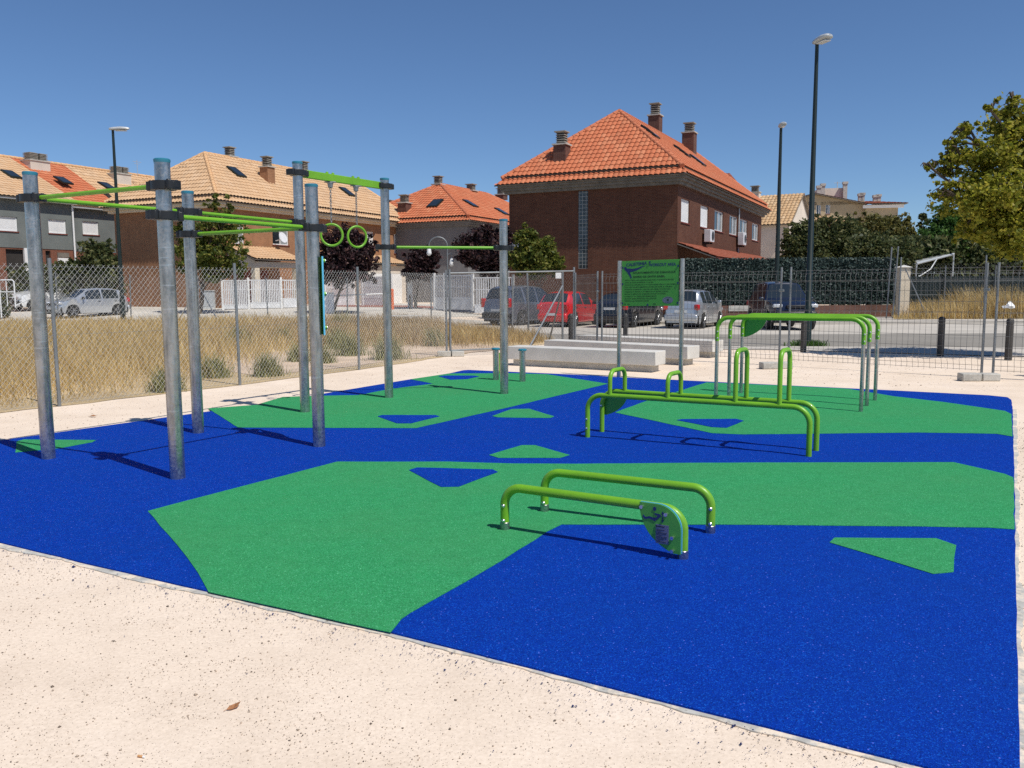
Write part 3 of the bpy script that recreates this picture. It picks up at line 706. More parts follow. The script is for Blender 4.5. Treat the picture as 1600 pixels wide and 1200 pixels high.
# far fence along the street
ff = [Vector((p[0], p[1], gz(*p[:2]))) for p in far_line]
FFP = [gd(205, 502.5), gd(312, 503), gd(419, 504.5), gd(543, 506), gd(674, 511), gd(800, 524), gd(826, 529), gd(879, 535)]
FFP = [FFP[0] + (FFP[0] - FFP[2]) * 1.05, FFP[0] + (FFP[0] - FFP[2]) * .5] + FFP
T = thing('street_fence', 'thin chain-link fence along the street edge of the dry grass lot, with diagonal braces', 'fence', FFP[5], 0)
for p in FFP: MB().tube([p - Vector((0, 0, .1)), p + Vector((random.uniform(-.05, .05), 0, 2.12))], .032, 8).build('post', M['dpost'], T, world=True)
seg = []
for a, b in zip(FFP[:-1], FFP[1:]): seg += link_mesh(a, b, .05, 2.05, .11)
wires('wire_mesh', seg, .0016, M['wire'], T, 3)
for a, b in ((FFP[3] + Vector((0, 0, 1.75)), gd(349, 517)), (FFP[3] + Vector((0, 0, 1.75)), gd(278, 503)), (FFP[-1] + Vector((0, 0, 1.7)), gd(828, 541)), (FFP[-1] + Vector((0, 0, 1.65)), gd(858, 533))):
    MB().tube([a, b], .026, 8).build('brace', M['dpost'], T, world=True)
q = FFP[-1]; MB().box(q + Vector((-.13, -.06, 2.0)), (.17, .01, .17), .1).build('tag', M['white'], T, world=True)

def foot(name, p, rz, lab, n=1):
    T = thing(name, lab, 'fence foot', p, rz, 'concrete fence feet')
    MB().span((-.34, -.11, 0), (-.02, .11, .135)).build('foot_block', M['conc_dark'], T, bevel=.018); MB().span((.0, -.1, 0), (.3, .12, .13)).build('foot_block', M['conc_dark'], T, bevel=.018)
def weld_panel(a, b, lab, H=2.0):
    a = Vector(a); b = Vector(b); d = (b - a); L = d.length; d.normalize(); q = Vector((-d.y, d.x, 0))
    T = thing('mesh_fence_panel', lab, 'fence panel', (a + b) / 2, 0, 'welded mesh fence panels')
    for p in (a + d * .04, b - d * .04):
        MB().tube([p + Vector((0, 0, .02)), p + Vector((0, 0, H + .02))], .022, 10).build('frame_post', M['dpost'], T, world=True)
    seg = []; z0, z1 = .12, H - .04
    folds = (.3, 1.08, H - .2)                          # the V creases that stiffen the mesh
    def off(z):
        for f in folds:
            if abs(z - f) < .08: return .045 * (1 - abs(z - f) / .08)
        return 0
    zs = sorted([z0, z1] + [f + e for f in folds for e in (-.08, 0, .08)])
    t = .06
    while t < L - .04:
        for za, zb in zip(zs[:-1], zs[1:]):
            seg.append((a + d * t - q * off(za) + Vector((0, 0, za)), a + d * t - q * off(zb) + Vector((0, 0, zb))))
        t += .1
    for z in sorted(list(np.arange(z0 + .02, z1, .2)) + [f + e for f in folds for e in (-.08, .08)]):
        seg.append((a + d * .05 - q * off(z) + Vector((0, 0, z)), b - d * .05 - q * off(z) + Vector((0, 0, z))))
    wires('wire_mesh', seg, .0031, M['weld'], T, 4)
    m = MB(); m.box(b - d * .03 + Vector((0, 0, 1.55)), (.1, .06, .05), math.atan2(d.y, d.x)); m.build('coupler', M['dpost'], T, world=True, bevel=.006)
    return T
w0, w1, w2 = gd(898, 548), at(934.5, 427, 20.3), gd(1220, 571.5); w1.z = 0
w3 = gd(1537, 590.5); dd = (w3 - w2).normalized(); w4 = w3 + Vector((.78, -.62, 0)).normalized() * 3.6
weld_panel(w0, w1, 'narrow-looking welded mesh panel between the chain-link gate panel and the sign')
weld_panel(w1 + Vector((.06, -.05, 0)), w2, 'welded mesh fence panel directly behind the green sign board')
weld_panel(w2 + dd * .12, w3, 'widest welded mesh fence panel, behind the parallel bars and before the dark bollards')
weld_panel(w3 + dd * .1, w4, 'welded mesh fence panel cut off by the right edge, under the yellowing tree')
foot('fence_foot', gd(1214, 576), math.atan2(dd.y, dd.x) + .9, 'concrete fence foot beyond the parallel bars, under the joint of the two widest panels')
foot('fence_foot', gd(1531, 595), math.atan2(dd.y, dd.x) + .7, 'concrete fence foot by the right edge, under the paired fence posts')
g0 = near_fence[-1]
foot('fence_foot', g0 + Vector((.12, -.02, 0)), .1, 'concrete fence foot where the chain-link fence meets the gate panel')
# framed chain-link gate panel between the corner and the mesh panels
T = thing('mesh_gate', 'framed chain-link gate panel standing between the fence corner and the mesh panels', 'gate', (g0 + w0) / 2, 0)
dg = (w0 - g0).normalized(); a = g0 + dg * .1; b = w0 - dg * .03
for p, h in ((a, 2.08), (b, 2.16)): MB().tube([p, p + Vector((0, 0, h))], .028, 10).build('frame_post', M['dpost'], T, world=True)
for za, zb in ((1.99, 2.06), (.14, .14)): MB().tube([a + Vector((0, 0, za)), b + Vector((0, 0, zb))], .02, 8).build('frame_rail', M['dpost'], T, world=True)
MB().tube([a + dg * 1.55 + Vector((0, 0, .14)), a + dg * 1.55 + Vector((0, 0, 2.02))], .018, 8).build('frame_rail', M['dpost'], T, world=True)
wires('wire_mesh', link_mesh(a, b, .14, 2.0, .085), .0016, M['weld'], T)

# ================================================================ bollards and lamps
def bollard(u, v, h, lab, mat='boll', r=.075):
    p = gd(u, v); T = thing('bollard', lab, 'bollard', p, random.uniform(0, 1), 'dark street bollards' if mat == 'boll' else None)
    MB().lathe([(r, -.02), (r, h - .14), (r * .86, h - .135), (r * .86, h - .12), (r, h - .115), (r, h - .02), (r * .8, h)], (0, 0, 0), 14).build('post', M[mat], T)
    MB().lathe([(r * .8, h - .005), (r * .6, h + .012), (.01, h + .018)], (0, 0, 0), 14).build('post_cap', M[mat], T)
bollard(1469, 556.5, .9, 'dark bollard on the pavement, left of the two seen through the widest mesh panel')
bollard(1575, 563, .9, 'dark bollard on the pavement closest to the right edge')
bollard(1255, 550, .85, 'dark bollard standing in front of the tall green lamp post')
bollard(977, 529.5, .8, 'dark bollard standing behind the left half of the sign board')
bollard(892, 535, .85, 'dark bollard beside the end post of the gate panel, near the red car')
for u, v, l in ((641, 482.5, 'small black street post left of the pair by the white bar fence'), (649, 481, 'small black street post right of the pair by the white bar fence')):
    bollard(u, v, .75, l)
bollard(613, 483, 1.05, 'orange bollard in front of the white garage door', 'orange', .09)
# lamps: slim tapered mast with a single flat head
def lamp(name, p, h, hd, lab, r=.09, L=.7):
    T = thing(name, lab, 'street lamp', p, hd, 'green mast street lamps')
    MB().tube([(0, 0, -.05), (0, 0, 1.1), (0, 0, 1.12), (0, 0, h)], [r * 1.25, r * 1.2, r, r * .55], 14).build('mast', M['lamp_green'], T)
    hb = MB(); n = 12; rings = []
    prof = [(-.14, .05, .05, .0), (-.1, .1, .08, 0), (.05, .14, .11, 0), (.3, .17, .12, .01), (.52, .15, .09, .02), (.62, .07, .04, .03)]
    vs = []; fs = []
    for x, w, hh, dz in prof:
        for k in range(n):
            a = 2 * math.pi * k / n; vs.append((x * L / .7, w * math.cos(a), h + .03 + dz + hh * math.sin(a) * (1 if math.sin(a) > 0 else .45)))
    for i in range(len(prof) - 1):
        for k in range(n): fs.append((i*n+k, i*n+(k+1)%n, (i+1)*n+(k+1)%n, (i+1)*n+k))
    fs += [tuple(range(n)), tuple(reversed(range((len(prof)-1)*n, len(prof)*n)))]
    hb.add(vs, fs); head = hb.build('lamp_head', M['lamp_head'], T, smooth=60)
    MB().box((.3 * L / .7, 0, h - .03), (.42 * L / .7, .2, .03)).build('diffuser', M['lamp_glass'], head, bevel=.012)
    return T
p1 = gd(1261, 541); lamp('street_lamp', p1, zat(68, p1.y, 1277) + .0, R(-72), 'tallest dark green street lamp, rising behind the three parallel bars', .085, .6)
p2 = gd(1211.5, 505); p2.z = .13; lamp('street_lamp', p2, zat(199, p2.y, 1217) - .13, R(-97), 'shorter-looking dark green street lamp between the brown house and the tallest lamp', .11, .75)
p3 = gd(193, 505); lamp('street_lamp', p3, zat(203, p3.y, 180) - p3.z, R(3), 'dark green street lamp at the left in front of the grey terrace', .1, .85)
p4_ = at(286, 470, 60); p4_.z = .6; lamp('street_lamp', p4_, zat(276, 60, 278) - .6, R(172), 'distant street lamp whose head shows beside the tan roof', .1, .95)
# swan-neck lamp with two hanging globes
ps = at(700, 470, 49); ps.z = gz(ps.x, ps.y); hs = zat(369, 49, 690) - ps.z
T = thing('globe_lamp', 'swan-neck street lamp with two hanging white globes in front of the grey wall', 'street lamp', ps)
arc = [(0, 0, 0), (0, 0, hs - .55)] + [(-.52 + .52 * math.cos(a), 0, hs - .55 + .5 * math.sin(a)) for a in [R(15 * k) for k in range(1, 13)]]
MB().tube(arc, .04, 10).build('mast', M['dpost'], T)
MB().tube([(0, 0, 3.2), (.18, 0, 3.32), (.24, 0, 3.28), (.24, 0, 3.1)], .02, 8).build('side_arm', M['dpost'], T)
for x, z in ((-1.04, hs - .55), (.24, 3.1)):
    MB().lathe([(.03, -.05), (.11, -.18), (.12, -.3), (.14, -.36), (.145, -.44), (.09, -.52), (.02, -.55)], (x, 0, z), 14).build('globe', M['white'], T)

# ================================================================ cars
def car(loc, rz, paintm, kind, lab, group='cars parked along the street'):
    K = dict(
     hatch=dict(L=4.0, W=.755, belt=.93, pts=[(-2.0, .62), (-1.95, .98), (-1.86, 1.03), (-1.5, 1.40), (-1.1, 1.48), (-.3, 1.5), (.3, 1.45), (1.05, 1.02), (1.15, .98), (1.75, .84), (1.95, .68), (2.0, .5)], rw=(-1.84, -1.42), ws=(.4, 1.08), sw=((-1.3, -.42), (-.33, .52)), wh=(-1.25, 1.25), wr=.3),
     saloon=dict(L=4.3, W=.8, belt=.92, pts=[(-2.15, .62), (-2.1, .98), (-1.98, 1.04), (-1.75, 1.08), (-1.35, 1.36), (-.9, 1.45), (-.2, 1.47), (.35, 1.42), (1.15, .99), (1.25, .96), (1.9, .84), (2.1, .66), (2.15, .5)], rw=(-1.78, -1.2), ws=(.45, 1.18), sw=((-1.35, -.5), (-.42, .62)), wh=(-1.33, 1.33), wr=.31),
     mini=dict(L=3.75, W=.765, belt=.98, pts=[(-1.87, .62), (-1.83, 1.0), (-1.77, 1.05), (-1.52, 1.46), (-1.2, 1.53), (-.3, 1.54), (.4, 1.48), (1.1, 1.05), (1.2, 1.0), (1.65, .88), (1.83, .7), (1.87, .5)], rw=(-1.75, -1.45), ws=(.48, 1.12), sw=((-1.35, -.78), (-.7, .05), (.12, .7)), wh=(-1.2, 1.2), wr=.3),
     wagon=dict(L=4.6, W=.9, belt=.98, pts=[(-2.3, .62), (-2.27, .95), (-2.2, 1.06), (-1.98, 1.4), (-1.6, 1.55), (-.6, 1.62), (.2, 1.58), (1.0, 1.12), (1.2, 1.02), (1.95, .86), (2.22, .68), (2.3, .5)], rw=(-2.18, -1.85), ws=(.3, 1.0), sw=((-1.95, -1.1), (-1.0, -.2), (-.1, .6)), wh=(-1.4, 1.4), wr=.33),
     mpv=dict(L=4.4, W=.88, belt=1.0, pts=[(-2.2, .65), (-2.17, 1.05), (-2.12, 1.12), (-1.9, 1.62), (-1.6, 1.72), (-.5, 1.76), (.3, 1.7), (1.05, 1.14), (1.2, 1.05), (1.9, .9), (2.12, .7), (2.2, .5)], rw=(-2.1, -1.85), ws=(.4, 1.08), sw=((-1.92, -1.2), (-1.08, -.28), (-.18, .66)), wh=(-1.35, 1.35), wr=.32),
     van=dict(L=4.3, W=.88, belt=1.05, pts=[(-2.15, .6), (-2.13, 1.1), (-2.1, 1.7), (-2.02, 1.83), (-.6, 1.86), (.2, 1.78), (.95, 1.22), (1.1, 1.12), (1.85, .92), (2.08, .7), (2.15, .5)], rw=(-3, -2.9), ws=(.28, .98), sw=((-.2, .7),), wh=(-1.3, 1.3), wr=.31),
     suv=dict(L=4.2, W=.88, belt=1.12, pts=[(-2.1, .75), (-2.08, 1.15), (-2.04, 1.25), (-1.85, 1.72), (-1.6, 1.8), (-.4, 1.84), (.3, 1.78), (.75, 1.24), (.85, 1.16), (1.75, 1.06), (2.02, .92), (2.1, .62)], rw=(-2.02, -1.85), ws=(.34, .78), sw=((-1.75, -1.0), (-.9, -.15), (-.05, .5)), wh=(-1.3, 1.32), wr=.37))[kind]
    T = thing('parked_car' if kind != 'van' else 'parked_van', lab, 'car' if kind != 'van' else 'van', loc, rz, group)
    px_ = [p[0] for p in K['pts']]; pz_ = [p[1] for p in K['pts']]; Lh = K['L'] / 2; W = K['W']; gc = .2 if kind != 'suv' else .32
    ys = sorted(set([round(y, 3) for y in list(np.linspace(-Lh, Lh, 61)) + [p[0] for p in K['pts']] + [v for s in K['sw'] for v in s] + list(K['ws']) + list(K['rw']) if -Lh <= y <= Lh]))
    V = []; row = []; NR = 8
    for y in ys:
        top = float(np.interp(y, px_, pz_)); belt = min(K['belt'] + .05 * (-y / Lh), top - .03)
        e = abs(y) / Lh; w = W * (1 - .22 * max(0, (e - .72) / .28) ** 2)
        zb = gc + .05 * max(0, (e - .85) / .15)
        for yw in K['wh']:
            rr = K['wr'] + .055; dy = abs(y - yw)
            if dy < rr: zb = max(zb, K['wr'] + math.sqrt(rr * rr - dy * dy) - .0)
        gh = max(0, top - belt); tum = .38 * gh; rw_ = w * .97 - tum
        zmid = max(zb + .02, min(.62, belt - .06)); zb2 = min(zb + .12, zmid - .01)
        ed = min(.07, gh * .5)
        P = [(w * .95, zb), (w * .995, zb2), (w * 1.0, zmid), (w * .97, belt), (rw_ + .03, top - ed), (rw_ - .06, top - .012), (rw_ * .5, top + .012), (0, top + .018)]
        row.append([(x, y, z) for x, z in P])
    parts = {'body': MB(), 'windscreen': MB(), 'rear_window': MB()}
    n = len(ys); rsgn = lambda s: [[(x * s, y, z) for x, y, z in r] for r in row]
    for s in (1, -1):
        rr_ = rsgn(s)
        for i in range(n - 1):
            ym = (ys[i] + ys[i + 1]) / 2
            for k in range(NR - 1):
                q = [rr_[i][k], rr_[i + 1][k], rr_[i + 1][k + 1], rr_[i][k + 1]]
                t = 'body'
                hit = [j for j, (a, b) in enumerate(K['sw']) if a < ym < b]
                if k == 3 and hit: t = ('side_window', s, hit[0]); parts.setdefault(t, MB())
                if k >= 5 and K['ws'][0] < ym < K['ws'][1]: t = 'windscreen'
                if k >= 5 and K['rw'][0] < ym < K['rw'][1]: t = 'rear_window'
                parts[t].add(q, [(0, 1, 2, 3)])
        for i in (0, n - 1):
            parts['body'].add(rr_[i] + [(0, ys[i], row[i][0][2])], [tuple(range(NR + 1))])
    for nm, mb in parts.items():
        if not mb.v: continue
        nm = nm if isinstance(nm, str) else nm[0]
        me = bpy.data.meshes.new(nm); me.from_pydata(mb.v, [], mb.f); bm = bmesh.new(); bm.from_mesh(me)
        bmesh.ops.remove_doubles(bm, verts=bm.verts, dist=.0008); bmesh.ops.recalc_face_normals(bm, faces=bm.faces); bm.to_mesh(me); bm.free()
        finish(me, nm, paintm if nm == 'body' else M['glass'], T, smooth=38)
    MB().span((-W * .9, -Lh + .12, gc - .03), (W * .9, Lh - .12, .52)).span((-W * .8, -Lh * .85, .52), (W * .8, Lh * .45, .8)).build('underbody', M['trim'], T)
    R_ = K['wr']
    for sx in (-1, 1):
        for yw in K['wh']:
            mm = Matrix.Rotation(R(90) * sx, 3, 'Y'); c = (sx * (W - .2), yw, R_)
            ty = MB().lathe([(R_ * .6, 0), (R_ * .93, .0), (R_, .03), (R_, .17), (R_ * .94, .205), (R_ * .7, .21)], c, 22, mm).build('wheel', M['tyre'], T)
            rm = MB(); rm.lathe([(R_ * .7, .19), (R_ * .69, .205), (R_ * .6, .2), (R_ * .55, .17), (R_ * .15, .18), (.02, .2)], c, 22, mm)
            for k in range(5):
                a = 2 * math.pi * k / 5; dv = mm @ Vector((math.cos(a), math.sin(a), 0)); ox = mm @ Vector((0, 0, 1))
                rm.tube([Vector(c) + ox * .195 + dv * .04, Vector(c) + ox * .2 + dv * R_ * .64], .028, 6)
            rm.build('rim', M['rim'], ty)
        zt = .86 if kind not in ('mpv', 'suv') else 1.0
        MB().box((sx * (W - .13), -Lh + .06, zt), (.2, .14, .22 if kind != 'mpv' else .4), -sx * .35).build('tail_light', M['red_light'], T, bevel=.03)
        hz = .72 if kind != 'suv' else .93
        MB().box((sx * (W - .22), Lh - .12, hz), (.34, .2, .14), -sx * -.0).build('headlight', M['clear'], T, bevel=.04)
        MB().box((sx * (W + .07), .72 if kind != 'van' else .8, K['belt'] + .06), (.2, .1, .14)).build('wing_mirror', paintm if kind != 'hatch' else M['trim'], T, bevel=.035)
        for a, b in K['sw'][-2:]: MB().box((sx * (W * .99), a + .15, K['belt'] - .12), (.03, .16, .035)).build('door_handle', M['trim'] if kind in ('hatch', 'saloon', 'suv') else paintm, T, bevel=.01)
    bumper = M['trim'] if kind in ('suv', 'mpv', 'van') else paintm
    for sy in (-1, 1): MB().box((0, sy * (Lh - .03), .45 if kind != 'suv' else .6), (W * 1.78, .2, .26), 0).build('bumper', bumper, T, bevel=.07)
    MB().box((0, Lh + .055, .36 if kind != 'suv' else .55), (W * .9, .06, .14)).build('air_intake', M['trim'], T, bevel=.02); MB().box((0, Lh - .02, .68 if kind != 'suv' else .9), (W * .8, .1, .12)).build('grille', M['trim'], T, bevel=.02)
    zp = {'hatch': .55, 'mini': .7, 'saloon': .8, 'wagon': .75}.get(kind, .68)
    MB().box((0, -Lh - (.075 if zp < .6 else .02), zp), (.48, .02, .1)).build('number_plate', M['numplate'], T); MB().box((0, Lh + .08, .47), (.48, .02, .1)).build('number_plate', M['numplate'], T)
    if kind in ('wagon',):
        for sx in (-1, 1): MB().tube([(sx * .55, -1.5, 1.62), (sx * .56, -.6, 1.68), (sx * .55, .2, 1.64)], .018, 6).build('roof_rail', M['trim'], T)
    return T
hd = -R(30)
car((2.6, 37.4, .0), hd + .05, M['p_red'], 'hatch', 'small red hatchback parked nose to the brown house')
car((5.05, 36.6, .0), hd, M['p_black'], 'saloon', 'black car parked half hidden behind the green sign board')
car((7.55, 35.3, .0), hd + .03, M['p_silver'], 'mini', 'small silver hatchback parked right of the sign board')
car((.7, 39.3, gz(.7, 39.3)), -R(40), M['p_grey'], 'mpv', 'grey blue people carrier parked at the left end of the row by the plum tree')
car((10.7, 34.0, 0), R(180) - R(2), M['p_navy'], 'suv', 'dark navy off-roader facing the camera behind the tall lamp')
pc = gd(146, 497); pc = at(137, 470, 45.5); pc.z = gz(pc.x, pc.y); car(pc, R(148), M['p_silver'], 'hatch', 'silver arched-roof car facing left behind the dry grass')
pv = at(72, 470, 51.5); pv.z = gz(pv.x, pv.y); car(pv, R(150), M['p_white'], 'van', 'white van parked behind the silver arched-roof car')
# ================================================================ houses
def tiled(name, poly, mat, parent, uo, w=TW, row=TR, amp=.056, step=.036, per=6):
    """barrel tiles over one flat convex roof face; poly[0]->poly[1] is the eave"""
    P = [Vector(p) for p in poly]; U = (P[1] - P[0]).normalized(); Nn = U.cross(P[2] - P[1]).normalized()
    if Nn.z < 0: Nn = -Nn
    Vv = Nn.cross(U)
    if Vv.z < 0: Vv = -Vv
    us = [(p - P[0]).dot(U) for p in P]; vs_ = [(p - P[0]).dot(Vv) for p in P]
    u0, u1, v1 = min(us) - w, max(us) + w, max(vs_) + row
    nu = int((u1 - u0) / w * per); u = u0 + np.arange(nu + 1) * (w / per)
    nr = int(v1 / row) + 1
    vv = []; hh = []
    for r in range(nr):
        vv += [r * row, (r + .985) * row]; hh += [step, 0.0]
    vv = np.array(vv); hh = np.array(hh)
    prof = amp * np.abs(np.cos(math.pi * (u - u0) / w)) ** .8
    UU, VV = np.meshgrid(u, vv); HH = prof[None, :] + hh[:, None]
    U_, V_, N_, O_ = (np.array(x) for x in (U, Vv, Nn, P[0]))
    C = O_ + UU[..., None] * U_ + VV[..., None] * V_ + HH[..., None] * N_
    C = C.reshape(-1, 3); nU = len(u); nV = len(vv)
    idx = np.arange(nV * nU).reshape(nV, nU)
    F = np.stack([idx[:-1, :-1], idx[:-1, 1:], idx[1:, 1:], idx[1:, :-1]], -1).reshape(-1, 4)
    me = bpy.data.meshes.new(name); me.from_pydata(C.tolist(), [], F.tolist())
    bm = bmesh.new(); bm.from_mesh(me); ctr = sum(P, Vector()) / len(P)
    for i in range(len(P)):
        a, b = P[i], P[(i + 1) % len(P)]; no = (b - a).cross(Nn).normalized()
        if no.dot(a - ctr) < 0: no = -no
        bmesh.ops.bisect_plane(bm, geom=bm.verts[:] + bm.edges[:] + bm.faces[:], plane_co=a, plane_no=no, clear_outer=True)
    lay = bm.loops.layers.uv.new('UVMap')
    for f in bm.faces:
        for l in f.loops:
            d = l.vert.co - P[0]; l[lay].uv = (d.dot(U) - u0 + w / 2 + uo, d.dot(Vv) + .001)
    # close the underside a little below so no light leaks through
    bm.to_mesh(me); bm.free()
    o = finish(me, name, mat, parent, smooth=50)
    MB().prism([(us[i], vs_[i]) for i in range(len(P))], P[0] - Nn * .06, U, Vv, Nn, .05).build('roof_deck', M['fascia'], o, smooth=0)
    return o
def ridge(parent, a, b, mat, r=.13, name='ridge_tiles'):
    a = Vector(a); b = Vector(b); L = (b - a).length; n = max(1, int(L / .4)); m = MB(); d = (b - a) / n
    for i in range(n):
        p = a + d * i; m.tube([p, p + d * 1.04], [r, r * .84], 10)
    return m.build(name, mat, parent, smooth=50)
class House:
    def __init__(s, name, lab, corner, ang, z0, cat='house'):
        s.X, s.Y = corner; s.c, s.s = math.cos(ang), math.sin(ang); s.z0 = z0
        s.T = thing(name, lab, cat, (s.X, s.Y, z0), ang)   # local x runs along the front to the right, y along the flank to the back
    def w(s, x, y): return s.X + x * s.c - y * s.s, s.Y + x * s.s + y * s.c
    def fx(s, u, y=0.0):                                   # local x on the plane y = const seen at column u
        k = (u - 800) / FPX / 1.012; ox, oy = s.X - y * s.s, s.Y + y * s.c; Y = 1.0
        return (k * oy - ox) / (s.c - k * s.s) if True else 0
    def fy(s, u, x=0.0):                                   # local y on the plane x = const
        k = (u - 800) / FPX / 1.012; ox, oy = s.X + x * s.c, s.Y + x * s.s
        return (k * oy - ox) / (-s.s - k * s.c)
    def z(s, v, x, y):
        X, Y = s.w(x, y); return zat(v, Y, 800 + X / Y * FPX * 1.012) - s.z0
def wallface(mb, face, t0, t1, z0, z1, ops, base=0.0, depth=.14):
    """wall panel with real openings; 'front': plane y=base, 'side': plane x=base"""
    ts = sorted(set([t0, t1] + [q for o in ops for q in o[:2]])); zs = sorted(set([z0, z1] + [q for o in ops for q in o[2:4]]))
    def P(t, z, d=0.0): return (t, base - d, z) if face == 'front' else (base + d, t, z)
    for a, b in zip(ts[:-1], ts[1:]):
        for c, d in zip(zs[:-1], zs[1:]):
            mt, mz = (a + b) / 2, (c + d) / 2
            if any(o[0] < mt < o[1] and o[2] < mz < o[3] for o in ops): continue
            mb.add([P(a, c), P(b, c), P(b, d), P(a, d)], [(0, 1, 2, 3)])
    for a, b, c, d in [o[:4] for o in ops]:
        for p, q in (((a, c), (b, c)), ((b, c), (b, d)), ((b, d), (a, d)), ((a, d), (a, c))):
            mb.add([P(*p), P(*q), P(*q, -depth), P(*p, -depth)], [(0, 1, 2, 3)])
def window(H, face, t0, t1, z0, z1, kind, base=0.0, depth=.14, frame='white', parent=None):
    def B(mb, ta, tb, za, zb, d0, d1):
        if face == 'front': mb.span((ta, base - d0, za), (tb, base - d1, zb))
        else: mb.span((base + d0, ta, za), (base + d1, tb, zb))
        return mb
    fw = .07; m = MB(); e = .004
    for q in ((t0 + e, t0 + fw, z0 + e, z1 - e), (t1 - fw, t1 - e, z0 + e, z1 - e), (t0 + fw, t1 - fw, z0 + e, z0 + fw), (t0 + fw, t1 - fw, z1 - fw, z1 - e)): B(m, *q, -depth + .002, -depth + .07)
    if kind == 'glass':
        tm = (t0 + t1) / 2; B(m, tm - .03, tm + .03, z0 + fw, z1 - fw, -depth + .002, -depth + .07)
    W_ = m.build('window', M[frame], parent or H.T)
    if kind == 'glass':
        B(MB(), t0 + fw, tm - .03, z0 + fw, z1 - fw, -depth + .01, -depth + .03).build('pane', M['glass'], W_)
        B(MB(), tm + .03, t1 - fw, z0 + fw, z1 - fw, -depth + .01, -depth + .03).build('pane', M['curtain'], W_)
    elif kind == 'shutter':
        s_ = MB(); z = z0 + fw; hgt = .055
        gap = 0
        while z < z1 - fw - .01:
            B(s_, t0 + fw, t1 - fw, z + .004, min(z + hgt, z1 - fw), -depth + .015, -depth + .045); z += hgt
        B(s_, t0 + fw, t1 - fw, z0 + fw, z1 - fw, -depth + .01, -depth + .03)
        s_.build('roller_shutter', M['white'], W_)
    B(MB(), t0 - .05, t1 + .05, z0 - .06, z0 - .004, -depth + .03, .05).build('sill', M['rust' if frame == 'white' else 'conc'], W_)
    return W_
def chimney(H, x, y, z0, z1, sx, sy, mat, stack=.75):
    c = MB().span((x - sx / 2, y - sy / 2, z0), (x + sx / 2, y + sy / 2, z1)).build('chimney', M[mat], H.T, uv=True)
    MB().span((x - sx / 2 - .07, y - sy / 2 - .07, z1), (x + sx / 2 + .07, y + sy / 2 + .07, z1 + .08)).build('chimney_collar', M['conc_dark'], c)
    m = MB(); n = 5; hh = stack / n
    for i in range(n):
        z = z1 + .08 + i * hh
        m.span((x - sx * .36, y - sy * .36, z + hh * .6), (x + sx * .36, y + sy * .36, z + hh))
    m.span((x - sx * .46, y - sy * .46, z1 + .08 + stack), (x + sx * .46, y + sy * .46, z1 + .14 + stack))
    m.build('chimney_louvres', M['louvre'], c)
    MB().span((x - sx * .3, y - sy * .3, z1 + .08), (x + sx * .3, y + sy * .3, z1 + .07 + stack)).build('flue', M['shade'], c)  # dark core paints the shade seen between the slats
    return c
def skylight(H, p, U, Vd, N, w, h):
    p, U, Vd, N = (Vector(q) for q in (p, U, Vd, N))
    o = p - U * w / 2 - Vd * h / 2 + N * .06
    f = MB().prism([(0, 0), (w, 0), (w, h), (0, h)], o, U, Vd, N, .11).build('skylight', M['lamp_green'], H.T)
    MB().prism([(.09, .09), (w - .09, .09), (w - .09, h - .09), (.09, h - .09)], o + N * .111, U, Vd, N, .008).build('pane', M['glass'], f)
def hip_roof(H, x0, x1, y0, y1, ze, rise, yf, yb, mat, capm, ov=.6, sides='FR', two=True, uo=0.0):
    """x0..x1, y0..y1 wall plan; ridge along y from y0+yf to y1-yb"""
    T = H.T; xm = (x0 + x1) / 2; A, B, C, D_ = (Vector(q) for q in ((x0 - ov, y0 - ov, ze), (x1 + ov, y0 - ov, ze), (x1 + ov, y1 + ov, ze), (x0 - ov, y1 + ov, ze)))
    R1, R2 = Vector((xm, y0 + yf, ze + rise)), Vector((xm, y1 - yb, ze + rise))
    def lerp(a, b, t): return a + (b - a) * t
    faces = {'F': ([A, B, R1], 'R1'), 'R': ([B, C, R2, R1], ''), 'K': ([C, D_, R2], ''), 'L': ([D_, A, R1, R2], '')}
    for k, (pl, _) in faces.items():
        if k not in sides:
            ctr = sum(pl, Vector()) / len(pl); MB().add(pl, [tuple(range(len(pl)))]).build('roof_slope', M[mat], T, uv=True); continue
        n = (pl[1] - pl[0]).cross(pl[2] - pl[1]).normalized(); n = n if n.z > 0 else -n
        if two:
            t = .085 if k in 'FK' else .085
            top_r, top_l = pl[2], pl[-1] if len(pl) == 4 else pl[2]
            a1, b1 = lerp(pl[0], top_l, t), lerp(pl[1], top_r, t)
            tiled('roof_eave', [pl[0], pl[1], lerp(pl[1], top_r, t * 1.5), lerp(pl[0], top_l, t * 1.5)], M[mat], T, uo)
            up = [a1, b1] + pl[2:]
            tiled('roof_slope', [p + n * .13 for p in up], M[mat], T, uo)
        else: tiled('roof_slope', pl, M[mat], T, uo)
    nz = Vector((0, 0, .16 if two else .06))
    for a, b in ((A, R1), (B, R1), (C, R2)): ridge(T, a + (b - a) * .06 + nz, b + nz, M[capm])
    if (R2 - R1).length > .3: ridge(T, R1 + nz, R2 + nz, M[capm])
    return A, B, C, D_, R1, R2
def cornice(H, x0, x1, y0, y1, z0, z1, mat='fascia', n=3, out=.42):
    m = MB()
    for i in range(n):
        o = .06 + out * (i + 1) / n - .06 * (i % 2) * 0; za = z0 + (z1 - z0) * i / n; zb = z0 + (z1 - z0) * (i + 1) / n
        m.span((x0 - o, y0 - o, za + (.002 if i else 0)), (x1 + o, y1 + o, zb))
    return m.build('cornice', M[mat], H.T)

ANG = -R(26.5)
